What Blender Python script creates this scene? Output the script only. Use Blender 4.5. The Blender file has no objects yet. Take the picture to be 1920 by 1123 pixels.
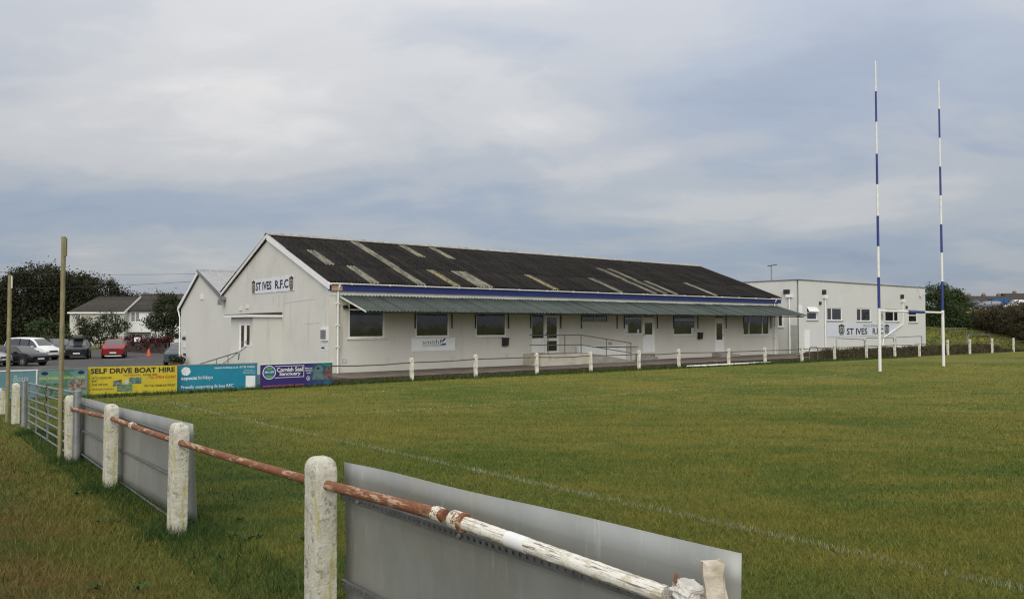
import bpy, bmesh, math, random
import numpy as np
from mathutils import Vector, Matrix
random.seed(7); RNG = np.random.default_rng(7)
SC = bpy.context.scene
COL = SC.collection
R = math.radians

# ------------------------------------------------------------------ camera, sky, sun, exposure
FPX, W0, H0, HORIZON, EYE = 1440.0, 1920.0, 1123.0, 607.0, 2.4
PITCH = math.atan((HORIZON - H0 / 2) / FPX)
cam_d = bpy.data.cameras.new('camera')
cam = bpy.data.objects.new('camera', cam_d)
COL.objects.link(cam)
cam.location = (0, 0, EYE)
cam.rotation_euler = (R(90) + PITCH, 0, 0)
cam_d.sensor_fit = 'HORIZONTAL'
cam_d.sensor_width = 36.0
cam_d.lens = 36.0 * FPX / W0
cam_d.clip_start = 0.05
cam_d.clip_end = 5000
SC.camera = cam

SUN_EL, SUN_AZ = 29.0, 184.0          # azimuth clockwise from +Y (camera looks along +Y): behind the camera
world = bpy.data.worlds.new('World')
SC.world = world
world.use_nodes = True
wn, wl = world.node_tree.nodes, world.node_tree.links
wn.clear()
def wnode(t, **kw):
    n = wn.new(t)
    for k, v in kw.items():
        setattr(n, k, v)
    return n
def wmath(op, a, b=None, c=None, clamp=False):
    n = wnode('ShaderNodeMath', operation=op, use_clamp=clamp)
    for i, v in enumerate((a, b, c)):
        if v is None:
            continue
        if isinstance(v, (int, float)):
            n.inputs[i].default_value = v
        else:
            wl.new(v, n.inputs[i])
    return n.outputs[0]
def wmix(fac, a, b):
    n = wnode('ShaderNodeMix', data_type='RGBA')
    if isinstance(fac, (int, float)):
        n.inputs[0].default_value = fac
    else:
        wl.new(fac, n.inputs[0])
    for i, v in ((6, a), (7, b)):
        if isinstance(v, tuple):
            n.inputs[i].default_value = (*v, 1)
        else:
            wl.new(v, n.inputs[i])
    return n.outputs[2]
def build_world():
    tc = wnode('ShaderNodeTexCoord')
    sep = wnode('ShaderNodeSeparateXYZ'); wl.new(tc.outputs['Generated'], sep.inputs[0])
    x, y, z = sep.outputs
    sky = wnode('ShaderNodeTexSky', sky_type='NISHITA')
    sky.sun_disc = False
    sky.sun_elevation = R(SUN_EL); sky.sun_rotation = R(SUN_AZ)
    sky.air_density = 1.0; sky.dust_density = 1.6; sky.ozone_density = 1.2
    az = wmath('ARCTAN2', x, y)                  # 0 straight ahead, + to the right
    el = wmath('ARCSINE', z)
    # cloud sheet: direction projected on a flat layer, so streaks flatten towards the horizon
    zz = wmath('ADD', wmath('MAXIMUM', z, 0.0), 0.26)
    comb = wnode('ShaderNodeCombineXYZ')
    wl.new(wmath('DIVIDE', x, zz), comb.inputs[0]); wl.new(wmath('DIVIDE', y, zz), comb.inputs[1])
    def noise(scale, detail, rough, off=0.0, sx=1.0, sy=1.0, dist=0.0):
        mp = wnode('ShaderNodeMapping'); wl.new(comb.outputs[0], mp.inputs[0])
        mp.inputs['Location'].default_value = (off, off * 1.7, off * .3)
        mp.inputs['Rotation'].default_value = (0, 0, 0.25)
        mp.inputs['Scale'].default_value = (sx, sy, 1)
        n = wnode('ShaderNodeTexNoise')
        n.inputs['Scale'].default_value = scale; n.inputs['Detail'].default_value = detail
        n.inputs['Roughness'].default_value = rough; n.inputs['Distortion'].default_value = dist
        wl.new(mp.outputs[0], n.inputs[0])
        return n.outputs[0]
    big = noise(0.9, 4, .5, 3.1, .8, 1.25, .3)
    mid = noise(2.1, 6, .5, 8.3, .7, 1.15, .6)
    fine = noise(7.0, 6, .6, 1.3, .8, 1.1, .6)
    # broad brighter and darker drifts of cloud, seen in this part of the sky
    def drift(a0, e0, sa, se, tilt=0.0):
        da = wmath('SUBTRACT', az, R(a0)); de = wmath('SUBTRACT', wmath('SUBTRACT', el, R(e0)), wmath('MULTIPLY', da, tilt))
        q = wmath('ADD', wmath('POWER', wmath('ABSOLUTE', wmath('DIVIDE', da, R(sa))), 2.0),
                  wmath('POWER', wmath('ABSOLUTE', wmath('DIVIDE', de, R(se))), 2.0))
        return wmath('POWER', 2.718, wmath('MULTIPLY', q, -1.0))
    v = wmath('MULTIPLY_ADD', big, 0.42, wmath('MULTIPLY_ADD', mid, 0.46, wmath('MULTIPLY', fine, 0.17)))
    v = wmath('SUBTRACT', v, 0.02)
    for a0, e0, sa, se, tl, amp in ((-17, 16.5, 17, 4.6, -.10, .17), (3.5, 14.6, 7, 1.7, .05, .13), (-27, 12, 12, 2.4, 0, .10),
                                    (-31, 21.5, 9, 2.5, 0, -.06), (18, 8.2, 13, 1.6, 0, .12), (8.5, 11.8, 6, 1.3, .15, .13), (17, 13, 4, .8, .1, .07),
                                    (-20, 7.6, 16, 2.0, .04, -.15), (19, 16, 13, 5, .1, -.16), (25, 4.2, 11, 1.7, 0, -.07),
                                    (0, 20.5, 7, 1.6, -.15, -.12), (-3, 10, 7, 1.0, 0, -.05)):
        v = wmath('MULTIPLY_ADD', drift(a0, e0, sa, se, tl), amp * 1.3, v)
    ramp = wnode('ShaderNodeValToRGB'); wl.new(v, ramp.inputs[0])
    cr = ramp.color_ramp
    cr.interpolation = 'EASE'
    cr.elements[0].position = .27; cr.elements[0].color = (.160, .206, .302, 1)
    cr.elements[1].position = .80; cr.elements[1].color = (.500, .485, .478, 1)
    for p_, c_ in ((.40, (.208, .254, .338, 1)), (.53, (.286, .308, .352, 1)), (.65, (.378, .382, .396, 1))):
        e = cr.elements.new(p_); e.color = c_
    # an overcast sky is brighter overhead
    lift = wmath('MULTIPLY_ADD', wmath('POWER', wmath('MAXIMUM', z, 0.0), 1.5), 2.6, 1.0)
    thick = wmix(wmath('MULTIPLY', wmath('POWER', wmath('MAXIMUM', z, 0.0), 1.0), 1.0, None, True), ramp.outputs[0], (.43, .42, .40))   # thicker, neutral cloud overhead
    bgc = wnode('ShaderNodeBackground'); wl.new(thick, bgc.inputs[0]); wl.new(lift, bgc.inputs[1])
    bgs = wnode('ShaderNodeBackground'); wl.new(sky.outputs[0], bgs.inputs[0]); bgs.inputs[1].default_value = 0.08
    ms = wnode('ShaderNodeMixShader'); ms.inputs[0].default_value = 0.86
    wl.new(bgs.outputs[0], ms.inputs[1]); wl.new(bgc.outputs[0], ms.inputs[2])
    out = wnode('ShaderNodeOutputWorld'); wl.new(ms.outputs[0], out.inputs[0])
build_world()

sun_d = bpy.data.lights.new('sun', 'SUN')
sun_d.energy = 1.5; sun_d.angle = R(55); sun_d.color = (1.0, .955, .88)
sun = bpy.data.objects.new('sun', sun_d); COL.objects.link(sun)
_sd = Vector((math.sin(R(SUN_AZ)) * math.cos(R(SUN_EL)), math.cos(R(SUN_AZ)) * math.cos(R(SUN_EL)), math.sin(R(SUN_EL))))
sun.rotation_euler = (-_sd).to_track_quat('-Z', 'Y').to_euler()
SC.view_settings.view_transform = 'Standard'
SC.view_settings.look = 'None'
SC.view_settings.gamma = 1.0
SC.view_settings.use_curve_mapping = False
SC.view_settings.exposure = 0.35
SC.cycles.use_denoising = True
SC.cycles.denoiser = 'OPENIMAGEDENOISE'
SC.cycles.denoising_input_passes = 'RGB_ALBEDO_NORMAL'
SC.cycles.denoising_prefilter = 'NONE'
SC.cycles.filter_width = 1.2

# ------------------------------------------------------------------ measuring: photograph pixel -> ray -> point on a real plane
def ray(px, py):
    xc, yc = (px - W0 / 2) / FPX, (H0 / 2 - py) / FPX
    c, s = math.cos(PITCH), math.sin(PITCH)
    return np.array([xc, c - yc * s, s + yc * c])
def at_depth(px, py, Y):
    r = ray(px, py)
    return np.array([0, 0, EYE]) + r * (Y / r[1])
# the clubhouse frame: t along the pitch-side wall, p into the building
KDIR = 1815.0 / FPX
DX, DY = KDIR / math.hypot(KDIR, 1), 1 / math.hypot(KDIR, 1)
PX_, PY_ = -DY, DX
CX0, CY0 = -8.39, 35.2
ROTZ = math.atan2(DY, DX)
def tp(x, y):
    return (x - CX0) * DX + (y - CY0) * DY, (x - CX0) * PX_ + (y - CY0) * PY_
def wd(t, p):
    return CX0 + t * DX + p * PX_, CY0 + t * DY + p * PY_
def on_front(px, py, p=0.0):        # pixel on a plane parallel to the pitch-side wall -> (t, z)
    r = ray(px, py)
    b = r[0] * PX_ + r[1] * PY_
    a = (0 - CX0) * PX_ + (0 - CY0) * PY_
    k = (p - a) / b
    q = r * k
    return tp(q[0], q[1])[0], EYE + q[2]
def on_side(px, py, t=0.0):         # pixel on a plane parallel to the gable wall -> (p, z)
    r = ray(px, py)
    b = r[0] * DX + r[1] * DY
    a = (0 - CX0) * DX + (0 - CY0) * DY
    q = r * ((t - a) / b)
    return tp(q[0], q[1])[1], EYE + q[2]
def sm(v, a, b):
    u = np.clip((v - a) / (b - a), 0, 1)
    return u * u * (3 - 2 * u)
def gz(x, y):
    x = np.asarray(x, float); y = np.asarray(y, float)
    t, p = tp(x, y)
    h = .62 - .028 * np.maximum(y, -15)
    z = .5 * (h + np.sqrt(h * h + .003))
    z = z + .10 * sm(x, 8, 20) * sm(y, 18, 34) * sm(-p, 8, 13)
    z = z - .70 * sm(p, .5, 15) * (1 - sm(t, 28, 38))
    q = p + 4.6 + (t - 2) * .058                     # metres behind the far fence
    z = z + (1.1 * sm(q, .6, 5.5) + 1.0 * sm(q, 5.5, 15)) * sm(t, 60, 67)
    z = z + 2.7 * sm(q, 14, 31) * sm(t, 50, 76)
    z = z + .25 * sm(p, -2.5, -.5) * sm(t, 41, 46) * (1 - sm(t, 62, 66))
    z = z + 9.0 * sm(y, 160, 700) * sm(x, 0, 160)
    return z
def on_ground(px, py):
    r = ray(px, py)
    k = 1.0
    for i in range(60000):
        q = r * k
        if EYE + q[2] <= gz(q[0], q[1]):
            break
        k += .02 + k * .0005
    return np.array([q[0], q[1], float(gz(q[0], q[1]))])

# ------------------------------------------------------------------ mesh builder
def tag(o, label=None, cat=None, group=None, kind=None):
    if label: o['label'] = label
    if cat: o['category'] = cat
    if group: o['group'] = group
    if kind: o['kind'] = kind
    return o
def empty(name, loc=(0, 0, 0), rz=0.0, label=None, cat=None, group=None):
    o = bpy.data.objects.new(name, None)
    COL.objects.link(o)
    o.empty_display_size = .2
    o.location = loc; o.rotation_euler = (0, 0, rz)
    return tag(o, label, cat, group)
def link(name, me, parent=None, mat=None, smooth=False):
    o = bpy.data.objects.new(name, me)
    COL.objects.link(o)
    if mat is not None and not me.materials:
        me.materials.append(mat)
    if parent is not None:
        o.parent = parent
    if smooth:
        me.polygons.foreach_set('use_smooth', [True] * len(me.polygons))
        if len(me.polygons) < 20000: me.set_sharp_from_angle(angle=R(42))
    return o
class MB:
    def __init__(s, f=None):
        s.v = []; s.f = []; s.m = f           # optional map (x,y,z)->(x,y,z)
    def add(s, vs, fs):
        n = len(s.v)
        s.v.extend([s.m(*q) for q in vs] if s.m else [tuple(q) for q in vs])
        s.f.extend([tuple(i + n for i in q) for q in fs])
        return s
    def box(s, x0, x1, y0, y1, z0, z1):
        return s.add([(x0, y0, z0), (x1, y0, z0), (x1, y1, z0), (x0, y1, z0), (x0, y0, z1), (x1, y0, z1), (x1, y1, z1), (x0, y1, z1)],
                     [(0, 3, 2, 1), (4, 5, 6, 7), (0, 1, 5, 4), (1, 2, 6, 5), (2, 3, 7, 6), (3, 0, 4, 7)])
    def quad(s, a, b, c, d):
        return s.add([a, b, c, d], [(0, 1, 2, 3)])
    def poly(s, pts):
        return s.add(pts, [tuple(range(len(pts)))])
    def prism(s, pts, ext):                     # planar polygon pts, extruded by vector ext
        n = len(pts)
        e = np.array(ext)
        vs = [tuple(q) for q in pts] + [tuple(np.array(q) + e) for q in pts]
        fs = [tuple(range(n))[::-1], tuple(range(n, 2 * n))] + [(i, (i + 1) % n, n + (i + 1) % n, n + i) for i in range(n)]
        return s.add(vs, fs)
    def tube(s, pts, r, n=8, cap=True):
        pts = [np.array(q, float) for q in pts]
        rs = r if isinstance(r, (list, tuple)) else [r] * len(pts)
        vs = []; fs = []
        prev = None
        for i, q in enumerate(pts):
            d = pts[min(i + 1, len(pts) - 1)] - pts[max(i - 1, 0)]
            d = d / (np.linalg.norm(d) + 1e-9)
            if prev is None:
                a = np.array([0, 0, 1.0]) if abs(d[2]) < .9 else np.array([1.0, 0, 0])
                u = np.cross(d, a)
            else:
                u = prev - d * np.dot(prev, d)
            u /= np.linalg.norm(u) + 1e-9
            prev = u
            w = np.cross(d, u)
            for k in range(n):
                an = 2 * math.pi * k / n
                vs.append(tuple(q + (u * math.cos(an) + w * math.sin(an)) * rs[i]))
        for i in range(len(pts) - 1):
            for k in range(n):
                fs.append((i * n + k, i * n + (k + 1) % n, (i + 1) * n + (k + 1) % n, (i + 1) * n + k))
        if cap:
            fs.append(tuple(range(n))[::-1]); fs.append(tuple(range((len(pts) - 1) * n, len(pts) * n)))
        return s.add(vs, fs)
    def lathe(s, prof, c, axis='z', n=16):       # prof: (r, h)
        vs = []; fs = []
        for r, h in prof:
            for k in range(n):
                a = 2 * math.pi * k / n
                q = (r * math.cos(a), r * math.sin(a), h)
                if axis == 'y': q = (q[0], q[2], q[1])
                if axis == 'x': q = (q[2], q[0], q[1])
                vs.append((q[0] + c[0], q[1] + c[1], q[2] + c[2]))
        for i in range(len(prof) - 1):
            for k in range(n):
                fs.append((i * n + k, i * n + (k + 1) % n, (i + 1) * n + (k + 1) % n, (i + 1) * n + k))
        fs.append(tuple(range(n))[::-1]); fs.append(tuple(range((len(prof) - 1) * n, len(prof) * n)))
        return s.add(vs, fs)
    def mesh(s, name, mat=None):
        me = bpy.data.meshes.new(name)
        me.from_pydata(s.v, [], s.f)
        bm = bmesh.new(); bm.from_mesh(me)
        bmesh.ops.recalc_face_normals(bm, faces=bm.faces)
        bm.to_mesh(me); bm.free()
        if mat is not None: me.materials.append(mat)
        return me
    def build(s, name, mat, parent=None, smooth=False, bevel=0.0):
        o = link(name, s.mesh(name, mat), parent, None, smooth)
        if bevel:
            b = o.modifiers.new('bevel', 'BEVEL'); b.width = bevel; b.segments = 2; b.limit_method = 'ANGLE'
        return o
def np_mesh(name, v, f, mat, parent=None, attr=None, smooth=False):
    """v (n,3), f (m,k) arrays -> object"""
    me = bpy.data.meshes.new(name)
    k = f.shape[1]
    me.vertices.add(len(v)); me.vertices.foreach_set('co', np.ascontiguousarray(v, dtype=np.float32).ravel())
    me.loops.add(f.size); me.loops.foreach_set('vertex_index', np.ascontiguousarray(f, dtype=np.int32).ravel())
    me.polygons.add(len(f)); me.polygons.foreach_set('loop_start', np.arange(0, f.size, k, dtype=np.int32))
    me.update(calc_edges=True)
    if attr is not None:
        at = me.attributes.new('tint', 'FLOAT', 'POINT'); at.data.foreach_set('value', np.ascontiguousarray(attr, dtype=np.float32))
    me.validate()
    return link(name, me, parent, mat, smooth)
def copy_tree(o, parent=None):
    c = o.copy(); COL.objects.link(c)
    if parent is not None: c.parent = parent
    for ch in list(o.children): copy_tree(ch, c)
    return c
ORD = ['first', 'second', 'third', 'fourth', 'fifth', 'sixth', 'seventh', 'eighth', 'ninth', 'tenth', 'eleventh', 'twelfth',
       'thirteenth', 'fourteenth', 'fifteenth', 'sixteenth', 'seventeenth', 'eighteenth', 'nineteenth', 'twentieth']

# ------------------------------------------------------------------ materials
class NT:
    def __init__(s, name):
        s.mat = bpy.data.materials.new(name); s.mat.use_nodes = True
        s.n, s.l = s.mat.node_tree.nodes, s.mat.node_tree.links
        s.b = s.n['Principled BSDF']
        s.tc = s.n.new('ShaderNodeTexCoord')
    def put(s, inp, v):
        if isinstance(v, bpy.types.NodeSocket): s.l.new(v, inp)
        elif isinstance(v, tuple) and len(v) == 3 and inp.type == 'RGBA': inp.default_value = (*v, 1)
        else: inp.default_value = v
    def noise(s, scale, detail=5, rough=.55, sc=(1, 1, 1), rot=(0, 0, 0), loc=(0, 0, 0), dist=0, coord='Object'):
        mp = s.n.new('ShaderNodeMapping'); s.l.new(s.tc.outputs[coord], mp.inputs[0])
        mp.inputs['Scale'].default_value = sc; mp.inputs['Rotation'].default_value = rot; mp.inputs['Location'].default_value = loc
        n = s.n.new('ShaderNodeTexNoise'); s.l.new(mp.outputs[0], n.inputs[0])
        n.inputs['Scale'].default_value = scale; n.inputs['Detail'].default_value = detail; n.inputs['Roughness'].default_value = rough
        n.inputs['Distortion'].default_value = dist
        return n.outputs[0]
    def ramp(s, fac, a, b):
        n = s.n.new('ShaderNodeMapRange'); s.l.new(fac, n.inputs[0]); n.interpolation_type = 'SMOOTHSTEP'
        n.inputs[1].default_value = a; n.inputs[2].default_value = b
        return n.outputs[0]
    def mix(s, fac, a, b, mode='MIX'):
        n = s.n.new('ShaderNodeMix'); n.data_type = 'RGBA'; n.blend_type = mode
        s.put(n.inputs[0], fac); s.put(n.inputs[6], a); s.put(n.inputs[7], b)
        return n.outputs[2]
    def math(s, op, a, b=None, c=None):
        n = s.n.new('ShaderNodeMath'); n.operation = op
        for i, v in enumerate((a, b, c)):
            if v is not None: s.put(n.inputs[i], v)
        return n.outputs[0]
    def bump(s, h, strength=.3, dist=.02):
        n = s.n.new('ShaderNodeBump'); s.l.new(h, n.inputs['Height'])
        n.inputs['Strength'].default_value = strength; n.inputs['Distance'].default_value = dist
        s.l.new(n.outputs[0], s.b.inputs['Normal'])
    def done(s, col, rough=.7, metal=0.0, spec=.3):
        s.put(s.b.inputs['Base Color'], col); s.put(s.b.inputs['Roughness'], rough)
        s.put(s.b.inputs['Metallic'], metal); s.put(s.b.inputs['Specular IOR Level'], spec)
        return s.mat
    def attr(s, name):
        n = s.n.new('ShaderNodeAttribute'); n.attribute_name = name
        return n.outputs['Fac']
    def rnd(s):
        return s.n.new('ShaderNodeObjectInfo').outputs['Random']
def M(name, c1, c2=None, scale=4., rough=.75, spec=.3, metal=0., bump=0., bscale=30., streak=None, patch=None, rnd=0.0, sth=(.5, .78), ssc=5., pscale=1.2, pth=(.55, .68), bdist=.01):
    """c1..c2 mottling; streak = colour of vertical run marks; patch = colour of blotches"""
    t = NT(name)
    col = t.mix(t.ramp(t.noise(scale, 7, .6), .3, .7), c1, c2) if c2 else c1
    if patch: col = t.mix(t.ramp(t.noise(pscale, 8, .65, loc=(7, 3, 1)), *pth), col, patch)
    if streak: col = t.mix(t.math('MULTIPLY', t.ramp(t.noise(ssc, 5, .6, sc=(1, 1, .07)), *sth), .55), col, streak)
    if rnd:
        v = t.math('MULTIPLY_ADD', t.rnd(), rnd, 1 - rnd / 2)
        cc = t.n.new('ShaderNodeCombineXYZ')
        for i in range(3): t.l.new(v, cc.inputs[i])
        col = t.mix(1.0, col, cc.outputs[0], 'MULTIPLY')
    if bump: t.bump(t.noise(bscale, 6, .6), bump, bdist)
    return t.done(col, rough, metal, spec)

# ------------------------------------------------------------------ palette
WALL = M('painted_render', (.61, .60, .545), (.575, .563, .505), .5, .85, .2, bump=.25, bscale=60, patch=(.51, .495, .43), pscale=.6, pth=(.5, .8), streak=(.40, .38, .31), sth=(.61, .74), ssc=2.5)
WALLG = M('painted_gable_render', (.60, .597, .553), (.565, .56, .515), .35, .85, .2, bump=.25, bscale=50, patch=(.51, .50, .445), pscale=.5, pth=(.5, .8), streak=(.36, .34, .28), sth=(.60, .74), ssc=2.2)
WALLW = M('pale_wing_render', (.60, .607, .588), (.57, .575, .555), .35, .85, .2, bump=.2, bscale=50, patch=(.52, .52, .49), pscale=.4, pth=(.5, .8), streak=(.40, .39, .34), sth=(.62, .75), ssc=2.2)
BANDW = M('white_band_paint', (.80, .81, .79), (.73, .74, .71), 1.4, .6, .3, streak=(.6, .6, .55))
UPVC = M('white_plastic', (.80, .80, .79), (.74, .74, .72), 2.0, .35, .45)
OFFW = M('weathered_white_paint', (.74, .73, .69), (.60, .58, .52), 3.0, .6, .3, streak=(.42, .39, .32))
BLUE = M('blue_fascia_paint', (.022, .034, .175), (.018, .028, .14), 2.0, .45, .4, streak=(.035, .04, .12))
PEEL = M('peeled_board', (.50, .33, .21), (.36, .24, .16), 5, .8)
DARKST = M('dark_bracket_steel', (.035, .035, .035), (.06, .055, .05), 8, .6, .4)
GALV = M('galvanised_steel', (.29, .305, .31), (.21, .222, .225), 6, .45, .5, metal=.55, patch=(.33, .31, .28), pscale=4)
RAILG = M('dull_rail_steel', (.16, .165, .16), (.10, .10, .095), 5, .55, .4, metal=.3, patch=(.16, .10, .06), pscale=6)
BLACK = M('black_plastic', (.018, .018, .018), (.03, .03, .03), 9, .5, .4)
CONC = M('grey_concrete', (.33, .315, .285), (.24, .225, .20), 3, .9, .2, bump=.4, bscale=40, patch=(.17, .16, .14), pscale=2)
PATHM = M('brown_worn_path', (.165, .135, .11), (.115, .095, .08), 1.3, .92, .2, bump=.5, bscale=25, patch=(.20, .175, .14), pscale=.8)
SOIL = M('dark_soil', (.028, .024, .017), (.05, .042, .026), 3, .95, .1, bump=.9, bscale=14, patch=(.03, .042, .015), pscale=2, bdist=.04)
LICHR = (.30, .31, .08)
def m_concrete_post():
    t = NT('lichen_concrete')
    base = t.mix(t.ramp(t.noise(22, 8, .7), .3, .7), (.61, .595, .51), (.47, .45, .37))
    base = t.mix(t.math('MULTIPLY', t.ramp(t.noise(13, 8, .75, loc=(3, 1, 5)), .53, .61), .75), base, (.19, .175, .13))      # grime in the pits
    base = t.mix(t.math('MULTIPLY', t.ramp(t.noise(11, 7, .66, sc=(1, 1, .16), loc=(1, 7, 2)), .50, .64), .8), base, (.36, .35, .085))    # yellow lichen
    base = t.mix(t.math('MULTIPLY', t.ramp(t.noise(5, 7, .7, loc=(9, 4, 2)), .54, .68), .45), base, (.12, .125, .06))
    h = t.math('ADD', t.noise(60, 6, .7), t.math('MULTIPLY', t.noise(14, 6, .6), 1.4))
    t.bump(h, .8, .012)
    return t.done(base, .92, 0, .2)
POSTM = m_concrete_post()
def m_far_post():
    t = NT('white_painted_concrete')
    base = t.mix(t.ramp(t.noise(6, 7, .65), .35, .7), (.70, .68, .60), (.50, .47, .38))
    base = t.mix(t.math('MULTIPLY', t.ramp(t.noise(5, 7, .65, sc=(1, 1, .4), loc=(4, 2, 8)), .56, .68), .8), base, (.22, .20, .14))
    t.bump(t.noise(40, 6, .65), .5, .01)
    return t.done(base, .9, 0, .2)
FPOST = m_far_post()
def m_rust(name, paint, keep, sc=(1, 1, 1)):
    t = NT(name)
    rust = t.mix(t.ramp(t.noise(40, 8, .7), .3, .7), (.245, .098, .046), (.125, .052, .030))
    f = t.ramp(t.noise(26, 8, .75, sc=sc, loc=(2, 5, 1)), keep, keep + .07)
    col = t.mix(f, rust, paint)
    t.bump(t.math('ADD', f, t.noise(90, 5, .7)), .35, .004)
    return t.done(col, .8, 0, .3)
RUST = m_rust('rusty_pipe', (.40, .29, .19), .53, (.22, 1, 1))
RUST2 = m_rust('flaking_pipe_paint', (.62, .58, .48), .43)
def m_flake():
    t = NT('cracked_white_paint')
    g = t.ramp(t.noise(16, 8, .75, sc=(1, 1, 1)), .52, .62)
    w = t.n.new('ShaderNodeTexNoise')
    fib = t.noise(150, 6, .7, sc=(.05, 1, 1))
    col = t.mix(t.ramp(fib, .50, .62), (.70, .68, .61), (.17, .155, .12))
    col = t.mix(t.math('MULTIPLY', g, .6), col, (.42, .36, .24))
    t.bump(fib, .6, .006)
    return t.done(col, .85, 0, .2)
FLAKE = m_flake()
def m_alu():
    t = NT('scuffed_aluminium')
    n1 = t.noise(2.2, 6, .6, sc=(1, 1, .6))
    scr = t.ramp(t.noise(14, 9, .82, sc=(1, 1, .07), dist=1.2), .575, .63)
    spk = t.ramp(t.noise(55, 4, .7), .64, .70)
    col = t.mix(t.ramp(n1, .3, .7), (.37, .38, .365), (.29, .30, .28))
    col = t.mix(t.math('MULTIPLY', t.ramp(t.noise(1.3, 7, .7, loc=(4, 4, 4)), .45, .75), .6), col, (.36, .335, .265))
    col = t.mix(t.math('MULTIPLY', scr, .34), col, (.58, .58, .55))
    col = t.mix(t.math('MULTIPLY', spk, .4), col, (.6, .6, .57))
    rg = t.math('MULTIPLY_ADD', n1, .22, t.math('MULTIPLY_ADD', scr, .15, .38))
    t.bump(t.noise(1.4, 3, .5), .12, .05)
    return t.done(col, rg, .5, .4)
ALU = m_alu()
def m_glass():
    t = NT('dark_window_glass'); t.bump(t.noise(1.6, 3, .5, sc=(1, 1, .6)), .2, .02)
    return t.done(t.mix(t.ramp(t.noise(1.1, 5, .6), .42, .62), (.010, .012, .013), (.030, .034, .036)), .05, 0, 1.0)
GLASS = m_glass()
GLASSB = M('pale_curtained_glass', (.30, .31, .31), (.16, .17, .175), 5, .12, .5)
def m_grass(name, blade):
    t = NT(name)
    sep = t.n.new('ShaderNodeSeparateXYZ'); t.l.new(t.tc.outputs['Object'], sep.inputs[0])
    X, Y = sep.outputs[0], sep.outputs[1]
    tt = t.math('ADD', t.math('MULTIPLY', t.math('SUBTRACT', X, CX0), DX), t.math('MULTIPLY', t.math('SUBTRACT', Y, CY0), DY))
    rot = (0, 0, -ROTZ)
    big = t.noise(.16, 5, .55, rot=rot)
    mid = t.noise(.75, 6, .62, sc=(1, 1.6, 1), rot=rot, loc=(5, 2, 0))
    stripes = t.noise(1.0, 4, .6, sc=(.10, 1.5, 1), rot=(0, 0, -ROTZ + .02), loc=(1, 9, 0))
    fine = t.noise(9, 6, .7)
    vf = t.noise(60, 4, .7)
    f = t.math('ADD', t.math('MULTIPLY', big, .68), t.math('ADD', t.math('MULTIPLY', mid, .62), t.math('MULTIPLY', stripes, .26)))
    f = t.math('ADD', f, t.math('MULTIPLY', fine, .50))
    f = t.ramp(f, .79, 1.22)
    outside = t.ramp(tt, -12.9, -14.6)                       # beyond the touchline fence, trodden and browner
    lush = t.math('MULTIPLY', t.ramp(tt, -14.0, -12.9), t.ramp(tt, -8.6, -11.6))
    col = t.mix(f, (.072, .124, .015), (.222, .196, .034))
    outc = t.mix(t.ramp(t.math('ADD', mid, t.math('MULTIPLY', fine, .5)), .60, .92), (.175, .112, .038), (.080, .100, .020))
    col = t.mix(outside, col, outc)
    col = t.mix(t.math('MULTIPLY', lush, t.ramp(mid, .35, .65)), col, (.048, .095, .018))
    if blade:
        a = t.attr('tint')
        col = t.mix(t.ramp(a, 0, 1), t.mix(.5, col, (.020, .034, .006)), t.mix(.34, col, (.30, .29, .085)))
        t.b.inputs['Subsurface Weight'].default_value = 0
    else:
        col = t.mix(t.ramp(vf, .38, .62), t.mix(.5, col, (.02, .03, .008)), col)
        t.bump(t.math('ADD', vf, t.math('MULTIPLY', fine, .8)), .9, .05)
    return t.done(col, .85, 0, .12)
GRASSM = m_grass('pitch_turf', False)
BLADEM = m_grass('grass_blades', True)
def m_blade(name, ca, cb):
    t = NT(name)
    return t.done(t.mix(t.attr('tint'), ca, cb), .8, 0, .15)
LINEM = m_blade('whitened_grass', (.15, .17, .08), (.42, .42, .33))
WEEDM = m_blade('rank_weeds', (.020, .042, .010), (.07, .115, .028))
DRYM = m_blade('dry_bank_growth', (.035, .034, .017), (.125, .098, .05))

# ------------------------------------------------------------------ ground sheet
def build_ground():
    def axis(lo, hi, step, far_lo, far_hi):
        a = list(np.arange(lo, hi + .01, step))
        s = step
        while a[-1] < far_hi: s *= 1.25; a.append(a[-1] + s)
        s = step
        while a[0] > far_lo: s *= 1.25; a.insert(0, a[0] - s)
        return np.array(a)
    xs = axis(-60, 110, 1.0, -1800, 1800); ys = axis(-6, 130, 1.0, -120, 3600)
    gx, gy = np.meshgrid(xs, ys)
    v = np.stack([gx, gy, gz(gx, gy)], -1).reshape(-1, 3)
    n, m = len(xs), len(ys)
    i = np.arange(m - 1)[:, None] * n + np.arange(n - 1)[None]
    f = np.stack([i, i + 1, i + n + 1, i + n], -1).reshape(-1, 4)
    o = np_mesh('ground', v, f, GRASSM, smooth=True)
    tag(o, 'mown green and yellowing turf of the rugby pitch', None, kind='structure')
build_ground()

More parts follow.
